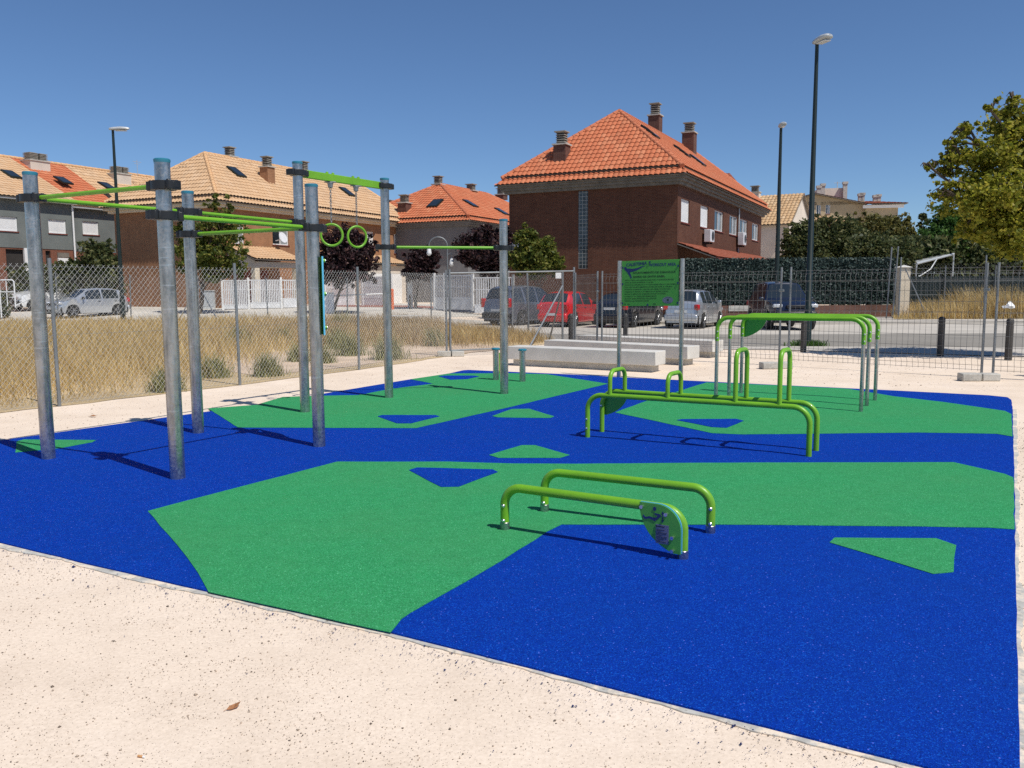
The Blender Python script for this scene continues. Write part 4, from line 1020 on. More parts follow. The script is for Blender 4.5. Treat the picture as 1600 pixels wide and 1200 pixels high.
# ---- dark brown brick house in the middle
H = House('brick_house', 'dark brown brick house with bright orange hipped roof behind the parked cars', tuple(at(1058, 380, 44)[:2]), ANG, .1)
c1 = H.z(288, 0, 0); W1 = -H.fx(797); L1 = H.fy(1190)
gx0, gx1 = H.fx(904.5), H.fx(919.5); gz0, gz1 = H.z(420, gx0, 0), c1 - .05
m = MB(); wallface(m, 'front', -W1, 0, -.2, c1, [(gx0, gx1, gz0, gz1)])
sw = []
for ua, ub, k in ((1064.6, 1077.8, 'shutter'), (1094.9, 1107.3, 'shutter'), (1116.9, 1130.6, 'glass'), (1140.3, 1152.7, 'glass'), (1156.8, 1168.3, 'glass'), (1176, 1185.7, 'glass')):
    sw.append((H.fy(ua), H.fy(ub), c1 - 1.82, c1 - .62, k))
low = [(1.2, 3.6, .3, 2.6, 'dark'), (5, 8, .3, 2.6, 'dark'), (10, 13, .3, 2.6, 'dark'), (14, 17, .3, 2.6, 'dark')]
wallface(m, 'side', 0, L1, -.2, c1, [o[:4] for o in sw + low])
m.add([(0, L1, -.2), (-W1, L1, -.2), (-W1, L1, c1), (0, L1, c1)], [(0, 1, 2, 3)]).add([(-W1, 0, -.2), (-W1, L1, -.2), (-W1, L1, c1), (-W1, 0, c1)], [(0, 1, 2, 3)])
m.build('wall', M['brown'], H.T, uv=True, smooth=0)
MB().span((gx0, .03, gz0), (gx1, .13, gz1)).build('glass_block_strip', M['gblock'], H.T, uv=True)
for o in sw: window(H, 'side', *o[:4], o[4])
for o in low: MB().span((-.35, o[0], o[2]), (-.13, o[1], o[3])).build('ground_floor_opening', M['shade'], H.T)  # dark filler, the shade of the opening put into its colour
cornice(H, -W1, 0, 0, L1, c1, c1 + .44)
ze = c1 + .45
yf = H.fy(967, -W1 / 2); rs = H.z(178, -W1 / 2, yf) - ze
A, B, C, D_, R1, R2 = hip_roof(H, -W1, 0, 0, L1, ze, rs, yf, L1 - H.fy(1086, -W1 / 2), 't_orange', 'cap', .62, 'FR')
x = H.fx(879, 1.0); chimney(H, x, 1.0, ze + .9, H.z(226, x, .6), .72, .72, 'chim', .62)
y = H.fy(1022.5, -W1 / 2 - .4); chimney(H, -W1 / 2 - .4, y, ze + 3.6, H.z(181, -W1 / 2, y), .75, .75, 'chim', .68)
y = H.fy(1075.5, -W1 / 2 + .4); chimney(H, -W1 / 2 + .4, y, ze + 3.2, H.z(209, -W1 / 2 + .3, y), .85, .85, 'chim', .6)
Nr = (C - B).cross(R2 - C).normalized(); Nr = Nr if Nr.z > 0 else -Nr; Vr = Nr.cross(Vector((0, 1, 0))); Vr = Vr if Vr.z > 0 else -Vr
for ty, tv in ((5.2, 4.7), (9.6, 3.9), (12.5, 3.6)): skylight(H, B + Vector((0, 1, 0)) * ty + Vr * tv + Nr * .13, (0, 1, 0), Vr, Nr, .8, 1.15)
for ua, ub, va, vb in ((1097.7, 1111.4, 358.6, 378), (1151, 1164.5, 363, 383)):
    y0_, y1_ = H.fy(ua), H.fy(ub); y1_ = y0_ + .95; za, zb = H.z(vb, 0, y0_), H.z(va, 0, y0_)
    ac = MB().span((.12, y0_, za), (.48, y1_, zb)).build('air_conditioner', M['whiteold'], H.T, bevel=.02)
    MB().lathe([(.27, 0), (.27, .012), (.03, .02)], (.48, (y0_ + y1_) / 2 + .1, (za + zb) / 2), 18, Matrix.Rotation(R(90), 3, 'Y')).build('fan_grille', M['trim'], ac)
    for yy in (y0_ + .1, y1_ - .16): MB().span((.0, yy, za - .1), (.4, yy + .06, za)).build('bracket', M['trim'], ac)
zc = H.z(380, 0, 0)
cp = [Vector((2.0, .0, zc - .75)), Vector((2.0, L1, zc - .75)), Vector((.01, L1, zc)), Vector((.01, .0, zc))]
tiled('canopy', cp, M['t_red'], H.T, 0.0)
MB().span((1.98, 0, zc - .98), (2.06, L1, zc - .76)).build('canopy_fascia', M['rust'], H.T)
for y in (.1, 4.5, 9, 13.5, 18): MB().span((1.86, y - .07, 0), (1.98, y + .07, zc - .8)).build('canopy_post', M['rust'], H.T)
MB().tube([(.06, H.fy(1153.5), zc), (.06, H.fy(1153.5), c1)], .05, 8).build('downpipe', M['gutter'], H.T)
t = H.fx(807, 0); MB().span((t - .25, -.02, H.z(386, t, 0)), (t + .35, -.003, H.z(379, t, 0))).build('wall_plaque', M['whiteold'], H.T)

# ---- low wall with artificial hedge fence in front of its yard
T = thing('hedge_fence', 'dark green artificial hedge screen on a low brown brick wall right of the brown house', 'fence', (13, 43, 0))
xa, xb = 8.7, 19.2
MB().span((xa, 42.9, 0), (xb, 43.15, .72)).build('low_wall', M['wallbrick'], T, world=True, uv=True)
MB().span((xa + 2.2, 42.86, .45), (xa + 3.4, 42.9, .73)).build('render_patch', M['conc_dark'], T, world=True)
for x in (8.8, 11.2, 13.2, 15.3, 17.2, 19.1): MB().span((x, 43.0, .72), (x + .07, 43.07, 3.1)).build('post', M['lamp_green'], T, world=True)
def leafcards(n, fn, size, flat=None, seed=0, asp=.55, jit=.35):
    g = np.random.default_rng(seed); P = fn(g, n); n = len(P)
    nrm = g.normal(size=(n, 3)); 
    if flat is not None: nrm = nrm * .55 + np.array(flat)
    nrm /= np.linalg.norm(nrm, axis=1)[:, None]
    t = np.cross(nrm, g.normal(size=(n, 3))); t /= np.linalg.norm(t, axis=1)[:, None]; b = np.cross(nrm, t)
    s = size * (1 + g.uniform(-jit, jit, (n, 1))); l = t * s / 2; w = b * s * asp / 2; f = nrm * s * .1
    V = np.stack([P - l, P - l * .1 + w + f, P + l, P - l * .1 - w + f], 1).reshape(-1, 3)
    return V, np.arange(4 * n).reshape(n, 4)
def local(V, parent):
    inv = np.array(WM[parent].inverted()); return V @ inv[:3, :3].T + inv[:3, 3]
V, F = leafcards(16000, lambda g, n: np.stack([g.uniform(xa, xb, n), 42.97 + g.normal(0, .035, n), .78 + 2.3 * g.uniform(0, 1, n) ** .95], 1), .13, (0, -.8, .2), 3)
soup('hedge_screen', local(V, T), F, M['hedge'], T)
MB().span((xa, 43.08, .75), (xb, 43.11, 3.02)).build('backing_mesh', M['lamp_green'], T, world=True)
T = thing('gate_pillar', 'cream gate pillar with pyramid cap at the right end of the hedge screen', 'pillar', at(1407, 465, 41.5) * 1.0)
T.location.z = 0; WM[T] = Matrix.Translation(T.location)
MB().span((-.14, -.2, 0), (.34, .2, zat(421, 41.5))).build('shaft', M['cream'], T)
zt = zat(421, 41.5); MB().add([(-.22, -.28, zt), (.42, -.28, zt), (.42, .28, zt), (-.22, .28, zt), (.1, 0, zt + .12)], [(0, 1, 2, 3), (0, 1, 4), (1, 2, 4), (2, 3, 4), (3, 0, 4)]).build('pillar_cap', M['conc'], T)
T = thing('gate_pillar', 'grey gate pillar with pale pyramid cap standing taller behind the hedge screen', 'pillar', (at(1383, 465, 44).x, 44, 0))
zt = zat(417, 44); MB().span((-.25, -.2, 0), (.25, .2, zt)).build('shaft', M['conc_dark'], T)
MB().add([(-.33, -.28, zt), (.33, -.28, zt), (.33, .28, zt), (-.33, .28, zt), (0, 0, zt + .28)], [(0, 1, 2, 3), (0, 1, 4), (1, 2, 4), (2, 3, 4), (3, 0, 4)]).build('pillar_cap', M['conc'], T)

# ---- tan roofed brick house, left of centre
H = House('brick_house', 'wide tan brick house with pale tan hipped roof behind the left tree', tuple(at(343, 400, 52)[:2]), ANG, .55)
c2 = H.z(324, 0, 0); W2 = -H.fx(182); L2 = H.fy(637)
fw = [(-W2 + .8, -W2 + .8, 0, 0)]
win = [(H.fy(351), H.fy(383), c2 - 2.1, c2 - .7, 'glass'), (H.fy(427.5), H.fy(452.5), c2 - 2.0, c2 - .75, 'glass'), (H.fy(575), H.fy(585.5), c2 - 2.15, c2 - .55, 'shutter'), (H.fy(616.8), H.fy(632), c2 - 2.1, c2 - .55, 'shutter')]
win[0] = (H.fy(368), H.fy(383), c2 - 2.1, c2 - .9, 'glass')
m = MB(); wallface(m, 'front', -W2, 0, -.7, c2, [])
gl = [(H.fy(359), H.fy(386), .55, 1.75, 'shutter')]
wallface(m, 'side', 0, L2, -.7, c2, [o[:4] for o in win + gl])
m.add([(0, L2, -.7), (-W2, L2, -.7), (-W2, L2, c2), (0, L2, c2)], [(0, 1, 2, 3)]).add([(-W2, 0, -.7), (-W2, L2, -.7), (-W2, L2, c2), (-W2, 0, c2)], [(0, 1, 2, 3)])
m.build('wall', M['tanbrick'], H.T, uv=True, smooth=0)
for o in win + gl: window(H, 'side', *o[:4], o[4])
cornice(H, -W2, 0, 0, L2, c2, c2 + .34, 'cream', 2, .4)
ze = c2 + .35; yf = H.fy(327, -W2 / 2); rs = H.z(243, -W2 / 2, yf) - ze
A, B, C, D_, R1, R2 = hip_roof(H, -W2, 0, 0, L2, ze, rs, yf, L2 - H.fy(553, -W2 / 2), 't_tan', 'captan', .62, 'FR')
Nr = (C - B).cross(R2 - C).normalized(); Nr = Nr if Nr.z > 0 else -Nr; Vr = Nr.cross(Vector((0, 1, 0))); Vr = Vr if Vr.z > 0 else -Vr
for u, v_ in ((377, 3.9), (543, 3.6)):
    xx = -2.4; skylight(H, B + Vector((0, 1, 0)) * (H.fy(u, xx) + .6) + Vr * v_ + Nr * .13, (0, 1, 0), Vr, Nr, .8, 1.2)
xx = -2.2; y = H.fy(423, xx); chimney(H, xx, y, ze + 1.3, H.z(262, xx, y), .7, .7, 'tanbrick', .6)
xx = -W2 / 2 - .3; y = H.fy(366, xx); chimney(H, xx, y, ze + 3, H.z(246, xx, y), .7, .7, 'tanbrick', .55)
y = H.fy(479, xx); chimney(H, xx, y, ze + 3, H.z(268, xx, y), .75, .75, 'tanbrick', .6)
xx = -W2 + 1.6; yy = 2.6; xx = H.fx(298, yy); chimney(H, xx, yy, ze + .8, H.z(279, xx, yy), .8, .7, 'tanbrick', .62)
# porches: a lean-to tiled porch, then the garage porch
def porch(H, ua, ub, proj, ve, vt):
    y0, y1 = H.fy(ua, proj), H.fy(ub, proj); zt_, ze_ = H.z(vt, 0, y0), H.z(ve, proj, y0)
    tiled('porch_roof', [(proj + .3, y0 - .25, ze_), (proj + .3, y1 + .25, ze_), (.02, y1 + .25, zt_), (.02, y0 - .25, zt_)], M['t_tan'], H.T, .1)
    MB().add([(.02, y0, ze_ - .45), (proj, y0, ze_ - .45), (proj, y0, ze_ - .06), (.02, y0, zt_ - .1)], [(0, 1, 2, 3)]).span((.02, y0 + .01, ze_ - .45), (proj, y1, ze_ - .12)).build('porch_beam', M['palewall'], H.T)
    return y0, y1, ze_
y0, y1, ze_ = porch(H, 398, 470, 2.2, 405, 384)
MB().span((1.9, y0, -.5), (2.2, y0 + .4, ze_ - .45)).build('porch_pillar', M['cream'], H.T); MB().span((1.9, y1 - .5, -.5), (2.2, y1, ze_ - .45)).build('porch_pillar', M['cream'], H.T)
MB().span((.0, y0 + .5, -.3), (.02, y1 - .6, ze_ - .6)).build('porch_door', M['rust'], H.T)
y0, y1, ze_ = porch(H, 575, 634, 2.0, 411, 397)
MB().span((.05, y0, -.5), (2.0, y1, ze_ - .46)).build('garage_box', M['palewall'], H.T)
ga, gb = H.fy(566, 2.0), H.fy(628, 2.0)
MB().span((2.0, y0 + .1, -.3), (2.04, y1 - .6, ze_ - .75)).build('garage_door', M['white'], H.T)
m = MB(); d0, d1 = H.fy(519, .0), H.fy(556, .0)
MB().span((.0, d0, -.4), (.03, d1, 2.2)).build('porch_door', M['rust'], H.T)
dsh = MB(); a_ = H.fy(441, .5); dsh.lathe([(.02, 0), (.2, .03), (.36, .12), (.37, .12)], (.55, a_, H.z(372, .5, a_)), 16, Matrix.Rotation(R(70), 3, 'Y')).tube([(.02, a_, H.z(376, .5, a_)), (.5, a_, H.z(374, .5, a_))], .03, 6)
dsh.build('satellite_dish', M['whiteold'], H.T)

# ---- orange roof over the grey wall
H = House('grey_house', 'grey walled house with orange hipped roof between the tan and the brown houses', tuple(at(731, 400, 66)[:2]), ANG, .6)
c3 = H.z(352, 0, 0); W3 = 11.5; L3 = 19
m = MB(); wallface(m, 'front', -W3, 0, -.8, c3, []); wallface(m, 'side', 0, L3, -.8, c3, [])
m.add([(0, L3, -.8), (-W3, L3, -.8), (-W3, L3, c3), (0, L3, c3)], [(0, 1, 2, 3)]).add([(-W3, 0, -.8), (-W3, L3, -.8), (-W3, L3, c3), (-W3, 0, c3)], [(0, 1, 2, 3)])
m.build('wall', M['greywall'], H.T, uv=True, smooth=0)
cornice(H, -W3, 0, 0, L3, c3, c3 + .3, 'greywall', 2, .4)
ze = c3 + .31; yf = H.fy(690, -W3 / 2); rs = H.z(290.5, -W3 / 2, yf) - ze
A, B, C, D_, R1, R2 = hip_roof(H, -W3, 0, 0, L3, ze, rs, yf, 5.0, 't_orange', 'cap', .6, 'FR')
Nr = (C - B).cross(R2 - C).normalized(); Nr = Nr if Nr.z > 0 else -Nr; Vr = Nr.cross(Vector((0, 1, 0))); Vr = Vr if Vr.z > 0 else -Vr
for u, vv_ in ((733, 3.3), (772, 2.6)): skylight(H, B + Vector((0, 1, 0)) * (H.fy(u, -2.4) + .6) + Vr * vv_ + Nr * .13, (0, 1, 0), Vr, Nr, .9, 1.2)
Nf = (B - A).cross(R1 - B).normalized(); Nf = Nf if Nf.z > 0 else -Nf; Vf = Nf.cross(Vector((1, 0, 0))); Vf = Vf if Vf.z > 0 else -Vf
xf = H.fx(681, 1.8); skylight(H, Vector((xf, A.y, ze)) + Vf * 3.0 + Nf * .13, (1, 0, 0), Vf, Nf, .95, 1.3)
xf = H.fx(634.5, 1.2); chimney(H, xf, 1.2, ze + .4, H.z(318, xf, 1.2), .8, .8, 'chim', .55)
y = H.fy(687, -W3 / 2); chimney(H, -W3 / 2 - .2, 5.6, ze + 3.6, H.z(289, -W3 / 2, 5.6), .8, .8, 'chim', .6)
y = H.fy(738, -W3 / 2); chimney(H, -W3 / 2, y, ze + 3.6, H.z(299, -W3 / 2, y), .9, .9, 'palewall', .5)
y = H.fy(785, -W3 / 2); chimney(H, -W3 / 2, y, ze + 3.4, H.z(305, -W3 / 2, y), .9, .9, 'chim', .5)
for i, u in enumerate((588, 611)):
    xf = H.fx(u, 8); chimney(H, xf, 8, ze + 1, H.z(318 + 6 * i, xf, 8), .8, .8, 'chim', .5)

# ---- grey green terrace at the left edge
H = House('terrace_house', 'grey green stuccoed terrace with tan and orange roof at the left edge', (-35.2, 47.0), ANG, .55)
yE = H.fy(119); zE = H.z(320, 0, yE); LT = yE; zE0 = zE
def tw(ua, ub, va, vb, x=0.0):
    ya, yb = H.fy(ua, x), H.fy(ub, x); return (ya, yb, H.z(vb, x, ya), H.z(va, x, ya), 'shutter')
tws = [tw(0, 31, 337, 360), tw(79, 106.5, 342, 364)]; tws[0] = (tws[0][0] - .3,) + tws[0][1:]
zf = H.z(391, 0, yE)
m = MB(); wallface(m, 'side', -2, LT, zf, zE, [o[:4] for o in tws]); m.add([(0, LT, zf), (-9, LT, zf), (-9, LT, zE), (0, LT, zE)], [(0, 1, 2, 3)]).add([(0, -2, zf), (-9, -2, zf), (-9, -2, zE), (0, -2, zE)], [(0, 1, 2, 3)])
LT2 = H.fy(181, -.9); tw2 = tw(132, 157, 345, 366, -.9)
wallface(m, 'side', LT + .0, LT2 + 1.6, zf, zE - .1, [tw2[:4]], -.9)
m.build('wall', M['greengrey'], H.T, uv=True, smooth=0)
for o in tws: window(H, 'side', *o[:4], 'shutter')
window(H, 'side', *tw2[:4], 'shutter', -.9)
m = MB(); ops = [(H.fy(10), H.fy(39), -.5, zf - .1), (H.fy(72), H.fy(80), -.5, zf - .1)]
wallface(m, 'side', -2, LT, -.7, zf - .004, [o[:4] for o in ops], -.03); wallface(m, 'side', LT, LT2 + 1.6, -.7, zf - .004, [], -.93); m.add([(-.03, LT, -.7), (-9, LT, -.7), (-9, LT, zf), (-.03, LT, zf)], [(0, 1, 2, 3)])
m.build('ground_floor_wall', M['redbrick'], H.T, uv=True, smooth=0)
for o in ops: MB().span((-.4, o[0], o[2]), (-.2, o[1], o[3])).build('porch_opening', M['shade'], H.T)  # near-black block, painted shade of the porch recess
MB().span((-.1, H.fy(38), -.4), (.06, H.fy(43.5), zf)).build('pillar', M['white'], H.T)
MB().span((-.03, H.fy(90), zf - 1.35), (.05, H.fy(108), zf - .55)).build('garage_door', M['white'], H.T)
MB().span((-.035, H.fy(90), zf - .5), (.03, H.fy(108), zf - .2)).build('lintel', M['fascia'], H.T)
MB().tube([(.12, LT - .15, zf - 1.0), (.12, LT - .15, zE + .05)], .06, 8).build('downpipe', M['white'], H.T)
# roof: eave, party lines, ridge parallel with the street
ov = .5; run = 6.4; rise = 3.55; ex_, ez = ov, zE + .12; rx, rz = -run, zE + rise
MB().span((-.1, -2, zE - .02), (.44, LT, zE + .1)).build('gutter', M['gutter'], H.T); MB().span((-.98, LT + .01, zE - .12), (-.5, LT2, zE)).build('gutter', M['gutter'], H.T)
def strip(y0, y1, mat, dx=0.0): tiled('roof_slope', [(ex_ + dx, y0, ez), (ex_ + dx, y1, ez), (rx, y1, rz), (rx, y0, rz)], M[mat], H.T, .2, amp=.045)
strip(-3, LT, 't_tan'); strip(LT, LT2 + .3, 't_orange', -.9); strip(LT2 + .3, LT + 16, 't_tan', -2.2)
MB().add([(rx, -3, rz), (rx, LT + 16, rz), (rx - 6, LT + 16, zE), (rx - 6, -3, zE)], [(0, 1, 2, 3)]).build('back_slope', M['t_tan'], H.T, uv=True)
ridge(H.T, (rx, -3, rz + .05), (rx, LT + 16, rz + .05), M['captan'])
for ua, ub, va, vb, vs, xx in ((48, 83, 275, 253, 240, -5.4), (180, 208, 285, 273, 262, -5.4)):
    y = H.fy((ua + ub) / 2, xx); w_ = (ub - ua) / 1330 * H.w(xx, y)[1] * .92; zt_ = H.z(vb, xx, y)
    c = MB().span((xx - .5, y - w_ / 2, ez + 1.9), (xx + .5, y + w_ / 2, zt_)).build('chimney', M['palewall'], H.T)
    MB().span((xx - .56, y - w_ / 2 - .06, zt_), (xx + .56, y + w_ / 2 + .06, zt_ + .08)).build('chimney_collar', M['conc_dark'], c)
    for s in (-1, 1):
        m = MB()
        for i in range(5): m.span((xx - .4, y + s * w_ * .25 - w_ * .2, zt_ + .13 + i * .1), (xx + .4, y + s * w_ * .25 + w_ * .2, zt_ + .17 + i * .1))
        m.span((xx - .3, y + s * w_ * .25 - w_ * .16, zt_ + .08), (xx + .3, y + s * w_ * .25 + w_ * .16, zt_ + .6)); m.build('chimney_louvres', M['louvre'], c)
Us = Vector((0, 1, 0)); Vs = Vector((rx - ex_, 0, rz - ez)).normalized(); Ns = Us.cross(Vs); Ns = Ns if Ns.z > 0 else -Ns
for u, v in ((26, 273.5), (106, 284), (173, 289)):
    xx = -3.0; y = H.fy(u, xx); zz = ez + (ex_ - xx) / (ex_ - rx) * (rz - ez); skylight(H, Vector((xx, y, zz)), Us, Vs, Ns, .8, 1.2)
y = H.fy(211, -5.2); MB().tube([(-4.4, y, rz - .3), (-4.4, y, rz + .9)], .02, 6).tube([(-4.4, y - .4, rz + .75), (-4.4, y + .4, rz + .75)], .014, 6).tube([(-4.4, y - .25, rz + .6), (-4.4, y + .25, rz + .6)], .014, 6).build('antenna', M['gutter'], H.T)
T = thing('white_railing', 'white tubular gate frame in front of the brick porch at the left edge', 'railing', gd(9, 478))
T.location = at(10, 450, 43.5) ; T.location.z = .3; WM[T] = Matrix.Translation(T.location)
MB().tube(fillet([(-.35, 0, 0), (-.35, 0, 1.9), (.4, 0, 1.9), (.4, 0, .5)], .12, 5), .035, 8).tube([(-.35, 0, 1.3), (.4, 0, 1.3)], .025, 6).tube([(0, 0, .6), (0, 0, 1.9)], .025, 6).tube([(.4, 0, .6), (1.1, .3, 1.0)], .03, 6).build('frame', M['white'], T)

# ---- far right: tan roofed gable house, beige block behind
Yg = 76; H = House('gable_house', 'house with mottled tan roof and white gable right of the brown house', (at(1232, 400, Yg).x, Yg), -R(32), 0)
zr, zev, zb_ = zat(300, Yg), zat(351, Yg), 0
Wg = -H.fx(1150); dep = 8.0
MB().add([(0, 0, 0), (0, dep, 0), (0, dep, zev), (0, dep / 2, zr), (0, 0, zev)], [(0, 1, 2, 3, 4)]).add([(-Wg, 0, 0), (0, 0, 0), (0, 0, zev), (-Wg, 0, zev)], [(0, 1, 2, 3)]).build('wall', M['palewall'], H.T, smooth=0)
tiled('roof_slope', [(-Wg, -.4, zev - .1), (.25, -.4, zev - .1), (.25, dep / 2, zr + .1), (-Wg, dep / 2, zr + .1)], M['t_mix'], H.T, 0, w=.34, row=.45, amp=.07, per=4)
tiled('roof_slope', [(-Wg, dep + .4, zev - .1), (.25, dep + .4, zev - .1), (.25, dep / 2, zr + .1), (-Wg, dep / 2, zr + .1)], M['t_mix'], H.T, 0, w=.34, row=.45, amp=.07, per=4)
xg = H.fx(1176, 3); chimney(H, xg, 3.6, zr - 1, zat(297, Yg + 2), .9, .7, 'palewall', .5)
Yr = 92; H = House('roof_gable', 'steep red brown tiled roof with cream gable peeking over the brown house', (at(1157, 400, Yr).x, Yr), R(12), 0, 'house')
zr, zev = zat(268, Yr), zat(300, Yr)
MB().add([(0, 0, 0), (0, 7, 0), (0, 7, zev), (0, 3.5, zr), (0, 0, zev)], [(0, 1, 2, 3, 4)]).add([(-6, 0, 0), (0, 0, 0), (0, 0, zev), (-6, 0, zev)], [(0, 1, 2, 3)]).build('wall', M['cream'], H.T, smooth=0)
for sy in (0, 1): tiled('roof_slope', [(-6, -.4 if not sy else 7.4, zev - .2), (.3, -.4 if not sy else 7.4, zev - .2), (.3, 3.5, zr + .1), (-6, 3.5, zr + .1)], M['t_red'], H.T, 0, w=.34, row=.45, amp=.07, per=4)
Yb = 108; H = House('apartment_block', 'beige apartment block with low red roofs and chimneys beyond the right trees', (at(1398, 400, Yb).x, Yb), R(-10), 0, 'building')
xl = H.fx(1243); z1, z2 = zat(318, Yb), zat(312, Yb); xm_ = H.fx(1270)
xm2 = H.fx(1350); zl, zm, zr_ = zat(312, Yb), zat(304, Yb), zat(321, Yb)
bw = [(H.fx(a), H.fx(b), zat(d, Yb), zat(c, Yb)) for a, b, c, d in ((1246, 1252, 323, 340), (1275, 1282, 316, 336), (1289.5, 1296.5, 319, 335))]
m = MB(); wallface(m, 'front', xl, xm2, 0, zr_, bw); m.add([(xl, 0, zr_), (xm2, 0, zr_), (xm_, 0, zm), (xl, 0, zl)], [(0, 1, 2, 3)])
m.span((xm2 + .01, -.6, 0), (0, 12, zat(323, Yb))).span((xl, .3, 0), (xm2, 12, zr_ - .2)); m.build('wall', M['beige'], H.T, smooth=0)
for b_ in bw: window(H, 'front', *b_, 'glass', frame='white')
tiled('roof_slope', [(xm2 + .3, -.6, zr_), (xm2 + .3, 12, zr_ ), (xm_, 12, zm + .1), (xm_, -.6, zm + .1)], M['t_red'], H.T, 0, w=.4, row=.5, per=4)
tiled('roof_slope', [(xl - .3, -.6, zl), (xl - .3, 12, zl), (xm_, 12, zm + .1), (xm_, -.6, zm + .1)], M['t_red'], H.T, 0, w=.4, row=.5, per=4)
xa_, xb_ = H.fx(1345), H.fx(1405)
hz = zat(322, Yb); tiled('roof_slope', [(xa_, -1.3, hz), (1.0, -1.3, hz), (-2.2, 5, zat(311, Yb)), (xa_ + 1.5, 5, zat(311, Yb))], M['t_red'], H.T, 0, w=.4, row=.5, per=4)
tiled('roof_slope', [(1.0, -1.3, hz), (1.0, 12, hz), (-2.2, 5.2, zat(311, Yb)), (-2.2, 5, zat(311, Yb))], M['t_red'], H.T, 0, w=.4, row=.5, per=4)
MB().span((xa_, -.9, hz - .5), (.6, -.65, hz - .12)).build('white_cornice', M['white'], H.T)
x0_, x1_ = H.fx(1277, 4), H.fx(1321, 4); MB().span((x0_, 4, zr_), (x1_, 9, zat(295, Yb + 4))).build('stair_tower', M['palewall'], H.T)
for u, v0, v1 in ((1275, 304, 291), (1281, 300, 288), (1315, 305, 286), (1339, 318, 305), (1342, 318, 304), (1362, 316, 308), (1367, 316, 307)):
    xx = H.fx(u, 5); MB().span((xx - .25, 3.4, zat(v0 + 8, Yb + 4)), (xx + .25, 3.95, zat(v1 + 4, Yb + 4))).span((xx - .32, 3.3, zat(v1 + 3.8, Yb + 4)), (xx + .32, 4.0, zat(v1, Yb + 4))).build('chimney', M['conc_dark'], H.T)
xx = H.fx(1305, 5); MB().tube([(xx, 4.5, zat(296, Yb)), (xx, 4.5, zat(278, Yb))], .05, 6).tube([(xx - .4, 4.5, zat(280, Yb)), (xx + .5, 4.5, zat(280, Yb))], .03, 6).build('antenna', M['gutter'], H.T)
Yt = 84; H = House('low_house', 'low house with mottled tan roof showing between the right hand trees', (at(1319, 400, Yt).x, Yt), R(8), 0)
zz = zat(336, Yt); xl = H.fx(1249); MB().span((xl, 0, 0), (0, 7, zat(351, Yt))).build('wall', M['wallbrick'], H.T, uv=True)
tiled('roof_slope', [(xl, -.5, zat(352, Yt)), (.3, -.5, zat(352, Yt)), (.3, 3.5, zz), (xl, 3.5, zz)], M['t_mix'], H.T, 0, w=.36, row=.45, per=4)
tiled('roof_slope', [(xl, 7.5, zat(352, Yt)), (.3, 7.5, zat(352, Yt)), (.3, 3.5, zz), (xl, 3.5, zz)], M['t_mix'], H.T, 0, w=.36, row=.45, per=4)
MB().add([(.01, 0, zat(352, Yt)), (.01, 7, zat(352, Yt)), (.01, 3.5, zz)], [(0, 1, 2)]).build('gable', M['palewall'], H.T)
# ================================================================ white railings and street things on the left
def railing(name, lab, a, b, h, cat='fence', gap=.115, solid=.35, posts=(0, 1), barw=.045, mat='whiteold'):
    a = Vector(a); b = Vector(b); d = b - a; L = Vector((d.x, d.y, 0)).length; d /= L; rz = math.atan2(d.y, d.x)
    T = thing(name, lab, cat, a, rz, 'white metal railings')
    def Bx(m, t0, t1, z0, z1, w): return m.span((t0, -w / 2, z0), (t1, w / 2, z1))
    m = MB(); t = gap
    while t < L - .03: Bx(m, t, t + barw, solid, h - .05, .03); t += gap
    m.build('bars', M[mat], T)
    for za, zb, w_ in ((h - .06, h, .05), (solid - .05, solid, .05), (h * .66, h * .66 + .035, .04)): Bx(MB(), 0, L, za, zb, w_).build('rail', M[mat], T)
    if solid > .1: Bx(MB(), .02, L - .02, .06, solid - .05, .035).build('base_panel', M[mat], T)
    for p in posts: Bx(MB(), L * p - .06, L * p + .06, 0, h + .14, .12).build('post', M['white'], T)
    return T
def gp(u, v): return gd(u, v)
def gY(u, Y):
    p = at(u, 470, Y); p.z = gz(p.x, p.y); return p
railing('white_fence', 'white close-barred metal gate left of the porch with a lower edge off the ground', gY(348, 50.2), gY(389, 50.6), 1.75, 'fence', .1, .3, (0, 1), .07)
railing('white_fence', 'white close-barred metal gate directly in front of the brick porch', gY(390.5, 50.7), gY(440, 51.4), 1.75, 'fence', .1, .4, (1,), .065)
railing('white_fence', 'narrow white gate with solid lower half, between the porch and the twin posts', gY(442, 51.4), gY(466, 52), 1.72, 'gate', .12, .62, (1,), .05)
railing('white_fence', 'white railing seen under the purple tree beside the utility cabinet', gY(508, 53.5), gY(553, 56.5), 1.75, 'fence', .13, .55, (0, 1), .05)
railing('white_fence', 'white sliding gate in front of the garage door', gY(567, 54.6), gY(612, 53.2), 1.85, 'gate', .12, .55, (0, 1), .09, 'white')
railing('white_fence', 'white barred gate with tall solid panel left of the globe lamp', gY(679, 49.4), gY(739, 47.6), 2.0, 'gate', .13, .75, (0, .28, 1), .05)
railing('white_fence', 'white barred fence behind the grey people carrier', gY(741, 47.5), gY(802, 47.2), 2.05, 'fence', .13, .55, (1,), .05)
def cabinet(u, Y, w, h, lab, mat):
    p = gY(u, Y); T = thing('utility_cabinet', lab, 'utility cabinet', p, .2)
    MB().span((-w / 2, -.2, 0), (w / 2, .2, h)).build('body', M[mat], T, bevel=.02)
    MB().span((-w / 2 + .05, -.215, .15), (-.01, -.2, h - .1)).span((.01, -.215, .15), (w / 2 - .05, -.2, h - .1)).build('door', M[mat], T, bevel=.008)
    MB().span((-w / 2 - .03, -.24, h), (w / 2 + .03, .23, h + .05)).build('lid', M['lamp_head'], T, bevel=.01)
cabinet(513, 46.5, .62, 1.1, 'grey utility cabinet under the left purple tree', 'whiteold')
